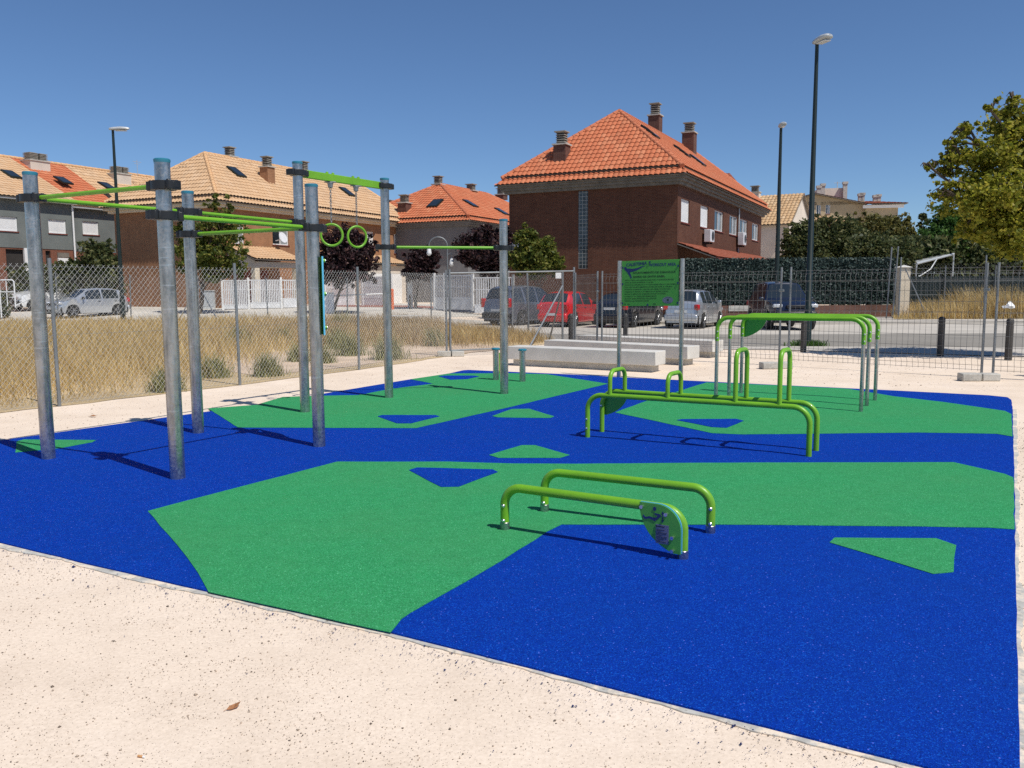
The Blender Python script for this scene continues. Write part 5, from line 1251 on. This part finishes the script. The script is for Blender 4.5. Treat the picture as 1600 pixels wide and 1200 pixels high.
cabinet(326, 51.5, .75, 1.05, 'grey utility box against the shaded brick wall beside the left tree', 'lamp_head')
p = gY(641, 51); T = thing('gate_post', 'square white gate post between the garage and the right purple bush', 'post', p)
MB().span((-.14, -.14, 0), (.14, .14, 1.7)).build('shaft', M['white'], T); MB().span((-.17, -.17, 1.7), (.17, .17, 1.76)).build('post_cap', M['conc'], T)
T = thing('low_barrier', 'white horizontal barrier rail between the cabinet and the orange bollard', 'barrier', gY(565, 47))
a, b = gY(520, 47), gY(600, 48.5); MB().tube([a + Vector((0, 0, .95)), b + Vector((0, 0, .98))], .035, 8).build('rail', M['white'], T, world=True)
for q in (a, (a + b) / 2, b): MB().tube([q, q + Vector((0, 0, .96))], .03, 8).build('post', M['white'], T, world=True)
for u, v in ((632, 494),):
    q = gd(u, v); T = thing('manhole_cover', 'dark manhole cover in the pale street', 'manhole cover', q); MB().lathe([(.75, .012), (.75, .022), (.7, .03)], (0, 0, 0), 20).build('lid', M['conc_dark'], T)

# ================================================================ right background
T = thing('screen_fence', 'dark green windbreak fence behind the dry grass bank at the right', 'fence', (24, 44.5, 0))
MB().span((19.6, 44.4, 0), (38, 44.46, 2.15)).build('screen', M['lamp_green'], T, world=True)
seg = []
x = 19.7
while x < 34: seg.append(((x, 44.34, .3), (x, 44.34, 2.45))); x += .25
for z in (.5, 1.2, 1.9, 2.3): seg.append(((19.6, 44.34, z), (34, 44.34, z)))
wires('mesh', seg, .008, M['dpost'], T)
for x in (19.8, 22.4, 25, 27.6): MB().tube([(x, 44.3, 0), (x, 44.3, 2.7)], .03, 8).build('post', M['dpost'], T, world=True)
T = thing('boundary_fence', 'rusty-wired chain-link fence with slanted brace on the far pavement at the right', 'fence', (20, 40.4, 0))
q1, q2 = at(1404, 495, 40.2), at(1536, 495, 39.6); q1.z = q2.z = .1; q3 = q2 + (q2 - q1) * 1.0
for p, h in ((q1, 2.9), (q2, 2.95), (q3, 2.9)): MB().tube([p, p + Vector((0, 0, h))], .035, 8).build('post', M['dpost'], T, world=True)
MB().tube([q1 + Vector((.2, 0, 2.4)), q1 + Vector((1.25, -.3, 0))], .03, 8).build('brace', M['dpost'], T, world=True)
for x, v0 in ((1392, 389), (1402, 388)):
    p = at(x, 420, 40.6); MB().tube([(p.x - .12, 40.6, .1), (p.x, 40.6, zat(v0, 40.6))], .035, 8).build('tall_post', M['dpost'], T, world=True)
wires('wire_mesh', link_mesh(q1, q2, .1, 2.6, .14) + link_mesh(q2, q3, .1, 2.6, .14), .002, M['weld'], T, 3)
T = thing('shade_awning', 'tilted white metal awning frame under the trees beyond the dry grass', 'awning', at(1455, 420, 48) * 1.0)
a, b = at(1432, 412, 48), at(1490, 397, 50)
MB().add([a, b, b + Vector((.2, 1.5, .1)), a + Vector((.2, 1.5, .1))], [(0, 1, 2, 3)]).tube([a, b], .07, 8).build('roof_sheet', M['lamp_head'], T, world=True)
MB().tube([a, (a.x, a.y, 0)], .05, 8).tube([a + (b - a) * .55, (a.x + .8, a.y, zat(424, 48)), a + Vector((-.1, 0, -.9))], .035, 6).tube([b, (b.x, b.y, 0)], .05, 8).build('frame', M['lamp_head'], T, world=True)
T = thing('brick_shed', 'plain red brown brick wall of a building behind the yellowing tree', 'building', (at(1600, 420, 56).x + 2, 57, 0))
p = at(1566, 420, 56); MB().span((p.x, 55.5, 0), (p.x + 14, 62, zat(388, 56))).build('wall', M['wallbrick'], T, world=True, uv=True)
MB().span((p.x - .2, 55.3, zat(388, 56)), (p.x + 14.2, 62.2, zat(385, 56))).build('coping', M['conc_dark'], T, world=True)

# ================================================================ trees and shrubs
def blob(g, n, c, r, spread=.9):
    d = g.normal(size=(n, 3)); d /= np.linalg.norm(d, axis=1)[:, None]
    rad = g.uniform(0, 1, (n, 1)) ** .45
    return np.array(c) + d * rad * np.array(r) * spread
def tree(name, lab, cat, base, clumps, leaf, n, size, trunk=.12, seed=1, lim=True, group=None, asp=.55, fork=None, density=None):
    """clumps: (centre xyz in world, radii); leaves fill each clump unevenly in many small sprays"""
    base = Vector(base); T = thing(name, lab, cat, base, 0, group); g = np.random.default_rng(seed)
    vol = np.array([c[1][0] * c[1][1] * c[1][2] for c in clumps]) ** .72; cnt = (n * vol / vol.sum()).astype(int)
    Vs, Fs, k = [], [], 0
    for (c, r), m in zip(clumps, cnt):
        per = 26; nb = max(3, m // per)
        ctr = blob(g, nb, c, r); out_ = g.uniform(0, 1, (nb, 1)) < .22
        ctr = np.where(out_, np.array(c) + (ctr - np.array(c)) * g.uniform(1.1, 1.55, (nb, 1)), ctr)
        sp = (g.uniform(.13, .32, (nb, 1)) * min(r)).clip(0, .42) * np.where(out_, .55, 1)
        def fn(gg, q):
            i = gg.integers(0, nb, q); return ctr[i] + gg.normal(size=(q, 3)) * sp[i] * np.array((.62, .62, .5))
        V, F = leafcards(m, fn, size, (0, 0, .35), int(g.integers(1e6)), asp); Vs.append(V); Fs.append(F + k); k += len(V)
    V = np.concatenate(Vs); F = np.concatenate(Fs); cr = soup('crown' if cat == 'tree' else 'foliage', local(V, T), F, M[leaf], T)
    m = MB(); f = Vector(fork) if fork else base + (Vector(clumps[0][0]) - base) * .45
    if trunk:
        mid = (base + f) / 2 + Vector((random.uniform(-.1, .1), random.uniform(-.1, .1), 0))
        m.tube([base - Vector((0, 0, .1)), base + Vector((0, 0, .15)), mid, f], [trunk * 1.35, trunk * 1.05, trunk * .9, trunk * .75], 9)
        for c, r in clumps:
            c = Vector(c); md = (f + c) / 2 + Vector([random.uniform(-.2, .2) for _ in 'xyz']) * min(r)
            kk = min(1.0, min(r) / 1.0 + .25); src = f
            if min(r) < .45 and trunk > .14: src = min((Vector(q[0]) for q in clumps if min(q[1]) > .5), key=lambda w: (w - c).length)
            md = (src + c) / 2 + Vector([random.uniform(-.15, .15) for _ in 'xyz'])
            m.tube([src - Vector((0, 0, .1)), md, c], [trunk * .36 * kk * kk, trunk * .16 * kk * kk, trunk * .045], 6, cap=False)
            for q in range(5):
                e = c + Vector([random.uniform(-.85, .85) * r[i] for i in range(3)]); m.tube([md if q % 2 else c, (c + e) / 2 + Vector((0, 0, .1)), e], [trunk * .2, trunk * .12, trunk * .05], 5, cap=False)
        m.build('trunk', M['bark'], T, world=True)
    return T
def px_clumps(Y, lst, dz=1.0, jitter=0.0, seed=0):   # crowns given as (u, v, half-width px, half-height px, depth shift)
    out = []
    for u, v, a, b, dy in lst:
        c = at(u, v, Y + dy); k = (Y + dy) / 1330; out.append((tuple(c), (a * k, min(a, 60) * k * dz, b * k)))
    return out
tree('broadleaf_tree', 'green tree with two spiky tops behind the third tall post', 'tree', gY(312, 47),
     px_clumps(47, [(320, 400, 38, 34, 0), (345, 362, 32, 34, .3), (334, 325, 13, 24, 0), (357, 330, 12, 26, -.2), (300, 372, 26, 32, .2), (362, 400, 24, 26, -.3), (300, 412, 22, 26, 0), (338, 425, 30, 18, 0), (372, 424, 12, 14, .3), (284, 350, 14, 24, 0)]), 'leaf_green', 10500, .21, .12, 21)
tree('plum_tree', 'round dark purple plum tree behind the hanging rings', 'tree', gY(521, 46.5),
     px_clumps(46.5, [(545, 405, 42, 34, 0), (520, 395, 26, 36, .2), (566, 392, 24, 30, 0), (545, 372, 26, 20, 0), (512, 420, 18, 22, 0), (560, 428, 26, 20, -.2), (532, 432, 24, 18, 0)]), 'leaf_plum', 14000, .2, .09, 22, group='purple plum trees')
tree('plum_tree', 'smaller thin dark purple plum tree in front of the grey wall', 'tree', gY(650, 50.5),
     px_clumps(50, [(655, 412, 22, 22, 0), (672, 402, 16, 18, 0), (642, 425, 14, 18, 0), (663, 428, 18, 14, 0), (648, 398, 10, 14, 0)]), 'leaf_plum', 6000, .2, .07, 23, group='purple plum trees')
tree('plum_tree', 'largest dark purple plum tree, beside the left end of the brown house', 'tree', gY(765, 48.6),
     px_clumps(48.6, [(765, 398, 38, 30, 0), (740, 388, 26, 26, .2), (785, 380, 26, 24, 0), (728, 402, 16, 18, 0), (760, 372, 22, 16, 0), (775, 415, 30, 16, 0)]), 'leaf_plum', 13000, .21, .1, 24, group='purple plum trees')
tree('broadleaf_tree', 'green leafy tree in front of the shaded brown brick wall', 'tree', (at(845, 470, 43).x, 43.0, .1),
     px_clumps(43, [(838, 405, 38, 24, 0), (822, 378, 20, 26, 0), (818, 358, 8, 14, 0), (850, 390, 22, 24, .2), (865, 412, 20, 16, 0), (808, 405, 18, 22, 0), (836, 424, 34, 12, 0)]), 'leaf_green', 9500, .2, .09, 25)
tree('evergreen_bush', 'tall rounded dark bush in front of the grey green terrace', 'bush', gY(150, 51),
     px_clumps(51, [(152, 410, 28, 34, 0), (170, 418, 16, 40, 0), (135, 425, 22, 28, 0), (160, 440, 30, 24, -.2), (155, 390, 18, 18, 0)]), 'leaf_dark', 8000, .26, .06, 26)
tree('clipped_bush', 'broad green bush behind the silver arched-roof car', 'bush', gY(85, 52),
     px_clumps(52, [(60, 430, 36, 20, 0), (105, 428, 38, 20, 0), (35, 440, 20, 18, 0), (85, 445, 60, 18, 0), (130, 440, 20, 18, 0)]), 'leaf_dark', 9000, .24, .05, 27)
T = thing('hedge', 'dark green hedge strip at the far left edge beyond the dry grass', 'hedge', (-27.5, 44, .3))
V, F = leafcards(9000, lambda g, n: np.stack([g.uniform(-31, -26.2, n), 44.3 + g.normal(0, .25, n), .3 + 1.35 * g.uniform(0, 1, n)], 1), .2, (0, -.6, .3), 5); soup('foliage', local(V, T), F, M['leaf_dark'], T)
T = thing('dark_fence', 'dark board fence behind the bushes and the silver arched-roof car', 'fence', (-23, 49.5, .5))
p, q = gY(52, 53.5), gY(184, 53); MB().box((p + q) / 2 + Vector((0, 0, .95)), ((q - p).length, .05, 1.9), math.atan2((q - p).y, (q - p).x)).build('boards', M['lamp_green'], T, world=True)
# trees behind the hedge on the right
rt = [('olive_tree', 'olive green tree left of the tallest lamp, touching the gable house', 1228, 1275, 372, 'leaf_dark', 50, [(1245, 380, 24, 30, 0), (1262, 362, 18, 22, 0), (1235, 400, 20, 24, 0), (1270, 395, 24, 28, 0)], 4500),
      ('olive_tree', 'dense dark green tree right of the tallest lamp', 1300, 1330, 360, 'leaf_dark', 52, [(1300, 380, 36, 36, 0), (1285, 355, 22, 20, 0), (1320, 365, 28, 26, 0), (1310, 405, 44, 24, 0), (1272, 385, 20, 26, 0)], 6500),
      ('olive_tree', 'tall olive tree with yellowish top beneath the beige apartment block', 1375, 1400, 345, 'leaf_olive', 55, [(1375, 355, 30, 24, 0), (1350, 365, 24, 26, 0), (1400, 365, 26, 30, 0), (1378, 385, 44, 28, 0), (1420, 372, 16, 22, 0), (1415, 350, 10, 14, 0)], 7000),
      ('willow_tree', 'drooping grey green tree above the right end of the hedge screen', 1362, 1395, 385, 'leaf_dark', 47, [(1362, 395, 34, 30, 0), (1385, 405, 26, 26, 0), (1340, 408, 24, 24, 0), (1410, 400, 18, 24, 0)], 6500),
      ('feathery_tree', 'bright green feathery tree left of the yellowing tree', 1490, 1490, 380, 'leaf_bright', 52, [(1480, 345, 26, 26, 0), (1505, 350, 26, 26, 0), (1462, 370, 30, 24, 0), (1495, 378, 40, 26, 0), (1530, 372, 26, 30, 0), (1450, 392, 32, 22, 0), (1500, 405, 40, 20, 0), (1545, 395, 30, 24, 0)], 9000)]
for i, (nm, lab, u0, u1, v0, leaf, Y, cl, n) in enumerate(rt):
    tree(nm, lab, 'tree', (at((u0 + u1) / 2, 460, Y).x, Y, 0), px_clumps(Y, cl), leaf, int(n * 2.6), .19, .13, 40 + i, group='trees behind the hedge screen')
tree('cypress_tree', 'small narrow dark cypress between the olive tree and the feathery tree', 'tree', (at(1442, 460, 62).x, 62, 0), px_clumps(62, [(1442, 345, 7, 14, 0), (1441, 362, 9, 18, 0), (1442, 382, 10, 20, 0)]), 'leaf_dark', 1600, .3, .1, 61)
T = thing('garden_shrubs', 'dark shaded mass of garden shrubs behind the hedge screen and dry grass', 'shrubs', (24, 51.5, 0)); T['kind'] = 'stuff'
V, F = leafcards(26000, lambda g, n: np.stack([g.uniform(19.5, 40, n), 51.5 + g.normal(0, .8, n), 4.6 * g.uniform(0, 1, n) ** .8], 1), .3, (0, -.3, .4), 6); soup('foliage', local(V, T), F, M['leaf_dark'], T)
p = at(1370, 412, 45); T = thing('spiky_plant', 'spiky bright green plant behind the grey gate pillar', 'plant', (p.x, 45.4, 2.4))
m = MB()
for k in range(26):
    a = random.uniform(0, 6.28); l = random.uniform(.7, 1.1); el = random.uniform(.5, 1.4); d = Vector((math.cos(a) * math.cos(el), math.sin(a) * math.cos(el), math.sin(el))); s = Vector((-math.sin(a), math.cos(a), 0)) * .035
    m.add([-s, s, d * l * .6 + s * .8, d * l - Vector((0, 0, .1)), d * l * .6 - s * .8], [(0, 1, 2, 3, 4)])
m.build('blades', M['leaf_bright'], T, smooth=0); MB().span((-.15, -.15, -2.4), (.15, .15, .02)).build('stem', M['bark'], T)
# the yellowing tree at the right edge and its neighbour just outside the frame, whose shade falls on the sand
tb = Vector((13.4, 19.2, 0))
tree('yellowing_tree', 'large yellowing tree with drooping branches at the right edge', 'tree', tb,
     px_clumps(19, [(1550, 255, 42, 46, 0), (1590, 215, 50, 58, .4), (1530, 310, 58, 44, -.3), (1585, 320, 60, 60, 0), (1640, 260, 60, 80, .3), (1500, 245, 28, 26, 0), (1478, 268, 24, 12, .2), (1482, 292, 24, 12, -.2), (1560, 362, 52, 34, 0), (1610, 372, 50, 36, -.3), (1520, 350, 30, 24, .2), (1700, 300, 70, 80, 0), (1690, 220, 60, 60, .5), (1580, 172, 20, 20, .2), (1650, 370, 60, 40, 0), (1505, 205, 20, 20, .1), (1462, 258, 14, 7, .2), (1446, 263, 9, 5, .2), (1490, 222, 13, 12, 0), (1548, 172, 12, 12, 0), (1582, 152, 9, 9, .2), (1470, 305, 14, 8, -.2), (1478, 243, 12, 6, .1)], 1.15), 'leaf_maple', 46000, .092, .16, 71, fork=tb + Vector((-.3, 0, 1.9)), asp=.75)
tb2 = Vector((12.9, 12.2, 0))
tree('yellowing_tree', 'yellowing tree beyond the right edge whose shade falls by the fence foot', 'tree', tb2,
     [((12.3 + dx_, 12.6 + dy_, z), (r, r, r * .8)) for dx_, dy_, z, r in ((-.4, 0, 3.6, 1.2), (.8, .4, 4.2, 1.3), (.2, -.6, 3.2, 1.1), (1.3, -.2, 3.3, 1.2), (.5, .2, 5.2, 1.0))], 'leaf_maple', 6000, .2, .13, 72, asp=.75)

# ================================================================ dry grass, weeds, loose bits
def poly_pick(g, n, poly, dens=None):
    P = np.array(poly); lo, hi = P.min(0), P.max(0); out = []
    tot = 0
    while tot < n:
        q = lo + g.uniform(size=(n * 2, 2)) * (hi - lo); x, y = q[:, 0], q[:, 1]; ins = np.zeros(len(q), bool)
        for i in range(len(P)):
            x1, y1 = P[i]; x2, y2 = P[(i + 1) % len(P)]
            c = ((y1 > y) != (y2 > y)) & (x < (x2 - x1) * (y - y1) / (y2 - y1 + 1e-12) + x1); ins ^= c
        q = q[ins]
        if dens is not None: q = q[g.uniform(size=len(q)) < dens(q[:, 0], q[:, 1])]
        out.append(q); tot += len(q)
    return np.concatenate(out)[:n]
def blades(name, mat, XY, h, w, seed, lean=.35, parent=None, zf=None, label=None):
    g = np.random.default_rng(seed); n = len(XY); z = np.array([gz(*p) if zf is None else zf(*p) for p in XY]); a = g.uniform(0, 2 * math.pi, n)
    H_ = h(XY[:, 0], XY[:, 1]) * g.uniform(.45, 1.2, n); W_ = w(XY[:, 0], XY[:, 1]) * g.uniform(.6, 1.4, n)
    ln = g.normal(0, lean, (n, 2)) + np.array((-.12, .05)); s = np.stack([np.cos(a), np.sin(a)], 1)
    B = np.concatenate([XY, z[:, None]], 1)
    def lift(f, k): return B + np.concatenate([ln * (H_ * f ** 1.7)[:, None], (H_ * f)[:, None]], 1) + np.concatenate([s * (W_ * k)[:, None], np.zeros((n, 1))], 1)
    V = np.stack([lift(0, -.5), lift(0, .5), lift(.6, .45), lift(1.0, .12), lift(1.0, -.12), lift(.6, -.45)], 1).reshape(-1, 3)
    i6 = np.arange(n)[:, None] * 6
    F = np.concatenate([i6 + np.array((0, 1, 2, 5)), i6 + np.array((5, 2, 3, 4))]); o = soup(name, V, F, M[mat], parent)
    if parent is None: o['kind'] = 'stuff'
    if label: o['label'] = label
    return o
g = np.random.default_rng(77)
lotp = [tuple(p) for p in lot]
def ndist(x, y):                                         # distance from the near fence line
    a = np.array(nf0[:2]); b = np.array(near_fence[-1][:2]); d = b - a; d /= np.linalg.norm(d); return (x - a[0]) * -d[1] + (y - a[1]) * d[0]
def dens_straw(x, y):
    patchy = .55 + .45 * np.sin(x * 1.3 + 1.7 * np.sin(y * .7)) * np.sin(y * .9 + x * .4)
    right = np.clip((-5.2 - x) / 2.5, 0, 1); back = np.clip((y - 24.5) / 2, 0, 1)
    k = np.maximum(right, back * .8); near = np.clip((17.5 / np.hypot(x, y)) ** 1.7, 0, 1)
    vis = (x / y > -.95) & (ndist(x, y) > .12)
    return k * near * (.35 + .65 * patchy) * vis
XY = poly_pick(g, 72000, lotp, dens_straw)
hh = lambda x, y: np.clip(.62 + .0 * x - .22 * np.clip((x + 12) / 8, 0, 1), .3, .8) * np.where(y > 26, .85, 1.0) * np.clip(.35 + ndist(x, y) * .5, .4, 1)
blades('dry_grass', 'straw', XY, hh, lambda x, y: .0042 * np.clip(np.hypot(x, y) / 9, 1, 4.5), 81, label='tall dry straw-coloured grass in the vacant lot')
def dens_weed(x, y):
    vis = (x / y > -.72) & (ndist(x, y) > .3); return np.clip((y - 22.5) / 2, 0, 1) * np.clip((x + 11) / 5, 0, 1) * np.where(x > -2.5, .55, 1) * (.4 + .6 * (np.sin(x * 2.1 + y) > -.2)) * vis
XY = poly_pick(g, 14000, lotp, dens_weed)
blades('dry_weeds', 'brownweed', XY, lambda x, y: np.where(x > -2.5, .42, .58), lambda x, y: .011 + 0 * x, 82, label='brown dry weeds along the street edge of the vacant lot')
# individual green weed clumps at the foot of the fence and in the lot
wk = [(505, 568, .36, 'pale green weed clump at the fence foot under the fifth post'), (420, 588, .4, 'low pale weed clump against the fence between two posts'), (548, 556, .6, 'feathery green weed right of the twin tall posts'), (527, 545, .55, 'thin tall weed in the middle of the bare lot'), (608, 562, .6, 'widest green weed clump at the fence foot behind the single ring post'), (682, 541, .5, 'small olive weed on the bare soil left of the fence corner'), (375, 545, .6, 'tall green weed just behind the second fence post'), (445, 540, .5, 'low green weed on the sandy strip in the lot'), (537, 518, .8, 'tall pale green weed in front of the pale street'), (262, 612, .35, 'small weed at the fence foot between the two left posts'), (470, 565, .4, 'olive weed clump left of the twin tall posts'), (335, 590, .4, 'low weed near the fence behind the third post')]
for i, (u, v, h, lab) in enumerate(wk):
    p = gd(u, v); T = thing('weed_clump', lab, 'weed', p, 0, 'green weeds in the vacant lot'); gg = np.random.default_rng(300 + i); n = 420
    r = h * .8; q = gg.normal(0, r * .42, (n, 2)); V = []
    o = blades('stems', 'weed', q, lambda x, y: h * np.exp(-(x * x + y * y) / (r * r)) + .05, lambda x, y: .012 + 0 * x, 400 + i, .3, T, zf=lambda x, y: 0)
    V, F = leafcards(150, lambda g_, m_: np.concatenate([g_.normal(0, r * .4, (m_, 2)), (np.abs(g_.normal(.4, .25, (m_, 1))) * h)], 1), .04, (0, 0, .3), 500 + i); soup('leaves', V, F, M['weed'], T)['kind'] = 'stuff'; o['kind'] = 'stuff'
# tall dry grass bank on the right
bank = [(17.6, 39.2), (38, 38.8), (38, 43.9), (19.5, 43.9), (18.4, 41)]
XY = poly_pick(g, 20000, bank)
blades('dry_grass_bank', 'straw', XY, lambda x, y: np.clip(1.5 * np.clip((x - 17.4) / 4, .28, 1) * (.8 + .2 * np.sin(x * 1.7)), .3, 1.7), lambda x, y: .022 + 0 * x, 83, .25, label='tall dry golden grass bank beyond the road at the right')
q = at(1577, 478, 38.7); T = thing('plastic_bag', 'white plastic bag caught in the dry grass bank', 'bag', q); m = MB()
gg = np.random.default_rng(5); m.lathe([(.03, -.12), (.2, -.08), (.26, .0), (.12, .1), (.03, .2)], (0, 0, 0), 9); m.v = [tuple(np.array(v) * gg.uniform(.35, 1.3)) for v in m.v]; m.build('crumpled_film', M['white'], T)
XY = gd(1262, 541)[:2]; T = thing('grass_tuft', 'small green grass tuft at the foot of the tallest lamp', 'grass tuft', gd(1262, 541), 0)
gg = np.random.default_rng(9); q = gg.normal(0, 1, (900, 2)) * np.array((.2, .1)); blades('blades', 'leaf_bright', q, lambda x, y: .16 + 0 * x, lambda x, y: .02 + 0 * x, 84, .5, T, zf=lambda x, y: 0)
# loose granules and pebbles on the sand
def bits(name, XY, size, mat, seed, label, z0=.002):
    g = np.random.default_rng(seed); n = len(XY); oct_ = np.array([(1, 0, 0), (0, 1, 0), (-1, 0, 0), (0, -1, 0), (0, 0, .8), (0, 0, -.4)]) ; F0 = np.array([(0, 1, 4), (1, 2, 4), (2, 3, 4), (3, 0, 4), (1, 0, 5), (2, 1, 5), (3, 2, 5), (0, 3, 5)])
    S = size * g.lognormal(0, .45, (n, 1, 1)); a = g.uniform(0, 6.28, n); c, s = np.cos(a), np.sin(a)
    Rm = np.zeros((n, 3, 3)); Rm[:, 0, 0] = c; Rm[:, 0, 1] = -s; Rm[:, 1, 0] = s; Rm[:, 1, 1] = c; Rm[:, 2, 2] = 1
    V = (oct_[None] * g.uniform(.55, 1.3, (n, 6, 1)) * S) @ Rm.transpose(0, 2, 1); V[..., :2] += XY[:, None]; V[..., 2] += z0
    o = soup(name, V.reshape(-1, 3), (F0[None] + np.arange(n)[:, None, None] * 6).reshape(-1, 3), M[mat]); o['kind'] = 'stuff'; o['label'] = label; return o
frontp = px((0, 855), (325, 932), (611, 997), (940, 1081), (1400, 1197), (1400, 1290), (0, 1290), (-250, 1290), (-250, 820))
edge_a, edge_b = np.array(gd(0, 850)[:2]), np.array(gd(1430, 1200)[:2]); ed = (edge_b - edge_a) / np.linalg.norm(edge_b - edge_a); en = np.array((ed[1], -ed[0]))
M['peb'] = pm('dark pebbles', (.16, .12, .09), .9, 0, .5, 30, .3, 200); M['peb2'] = pm('pale pebbles', (.42, .33, .25), .9, 0, .4, 30, .3, 200); M['granule'] = pm('blue rubber crumbs', (.008, .02, .12), .7, 0, .4, 40, .2, 200)
clus = lambda x, y: .4 + .6 * (np.sin(x * 3.1 + 2 * np.sin(y * 2.3)) * np.sin(y * 3.7 + x) > .15)
bits('pebbles', poly_pick(g, 800, frontp, clus), .0025, 'peb', 91, 'scattered dark pebbles on the pale sand')
bits('grit', poly_pick(g, 5500, frontp, clus), .0021, 'peb2', 92, 'scattered tan grit on the pale sand')
def near_edge(x, y):
    d = (x - edge_a[0]) * en[0] + (y - edge_a[1]) * en[1]; return np.exp(-np.clip(d - .04, 0, 9) / .09) + .012 * (np.sin(x * 5 + y * 3) * np.sin(y * 6 - x * 2) > .55)
XYg = poly_pick(g, 1100, frontp, near_edge); bits('rubber_crumbs', XYg, .0024, 'granule', 93, 'loose blue rubber crumbs along the floor edge', .006)
rightp = [tuple(gd(1588, 900)[:2]), tuple(gd(1583, 660)[:2]), tuple(gd(1640, 660)[:2]), tuple(gd(1700, 900)[:2]), tuple(gd(1680, 1150)[:2]), tuple(gd(1596, 1150)[:2])]
bits('loose_gravel', poly_pick(g, 1300, rightp), .0032, 'peb', 94, 'loose gravel beside the right edge of the floor')
backp = px((0, 645), (380, 612), (690, 570), (780, 560), (780, 574), (640, 590), (400, 630), (0, 684))
bits('sand_grit', poly_pick(g, 700, backp), .0045, 'peb2', 95, 'scattered grit on the sand path by the fence')
bp2 = px((1060, 592), (1560, 612), (1590, 575), (1200, 556), (1060, 575)); bits('yard_grit', poly_pick(g, 800, bp2), .006, 'peb2', 96, 'scattered grit on the sand beyond the floor')
p = gd(365, 1108); T = thing('fallen_leaf', 'curled dry brown leaf on the sand in the foreground', 'leaf', p + Vector((0, 0, .004)), .6)
M['dryleaf'] = pm('dry leaf', (.34, .15, .06), .8, 0, .35, 30, .2, 120)
m = MB(); m.add([(-.028, 0, .002), (-.012, .012, .008), (.012, .011, .012), (.03, .004, .018), (.012, -.008, .004), (-.012, -.009, .001), (0, .001, .0)], [(0, 1, 6), (1, 2, 6), (2, 3, 6), (3, 4, 6), (4, 5, 6), (5, 0, 6)]).tube([(-.028, 0, .002), (-.04, -.004, .001)], .001, 5); m.build('leaf_blade', M['dryleaf'], T, smooth=0)
p = gd(221, 1184); T = thing('cigarette_butt', 'orange tipped cigarette butt on the sand at the bottom left', 'cigarette butt', p + Vector((0, 0, .005)), -.3)
MB().tube([(-.014, 0, 0), (.006, 0, 0)], .004, 10).build('filter', pm('cork filter paper', (.62, .32, .13), .8), T); MB().tube([(.006, 0, 0), (.014, 0, 0)], .0038, 10).build('paper', M['white'], T)
p = gd(145, 652); T = thing('fallen_leaf', 'small brown leaf on the sand path between the two left posts', 'leaf', p, .2); MB().add([(-.05, 0, .01), (0, .03, .03), (.05, 0, .015), (0, -.03, .02)], [(0, 1, 2, 3)]).build('leaf_blade', M['dryleaf'], T)

# ================================================================ light, sky, camera
SUN_EL, sx_, sy_ = R(57.5), .726, -.687
sun = bpy.data.lights.new('sun', 'SUN'); sun.energy = 4.3; sun.angle = R(.53); sun.color = (1, .955, .89)
so_ = bpy.data.objects.new('sun', sun); COL.objects.link(so_)
to_sun = Vector((sx_ * math.cos(SUN_EL), sy_ * math.cos(SUN_EL), math.sin(SUN_EL))); so_.rotation_euler = to_sun.to_track_quat('Z', 'Y').to_euler(); so_.location = to_sun * 60
w = bpy.data.worlds.new('World'); SC.world = w; w.use_nodes = True; nt = w.node_tree; bg = nt.nodes['Background']
sk = nt.nodes.new('ShaderNodeTexSky'); sk.sky_type = 'NISHITA'; sk.sun_disc = False; sk.sun_elevation = SUN_EL; sk.sun_rotation = math.atan2(sx_, sy_)
sk.air_density = 1.08; sk.dust_density = .1; sk.ozone_density = 9.0; sk.altitude = 2000
nt.links.new(sk.outputs[0], bg.inputs[0]); bg.inputs[1].default_value = .1
cam = bpy.data.cameras.new('camera'); co = bpy.data.objects.new('camera', cam); COL.objects.link(co)
cam.sensor_width = 36; cam.sensor_fit = 'HORIZONTAL'; cam.lens = FPX / 1600 * 36; cam.clip_end = 2000; cam.clip_start = .05
co.location = (0, 0, EYE); co.rotation_euler = (Matrix.Rotation(R(90) - PITCH, 3, 'X') @ Matrix.Rotation(-ROLL, 3, 'Z')).to_euler(); SC.camera = co
vs = SC.view_settings; vs.view_transform = 'Standard'; vs.look = 'None'; vs.exposure = 0; vs.gamma = 1; vs.use_curve_mapping = False
SC.render.engine = 'CYCLES'; SC.cycles.max_bounces = 6; SC.cycles.use_denoising = False
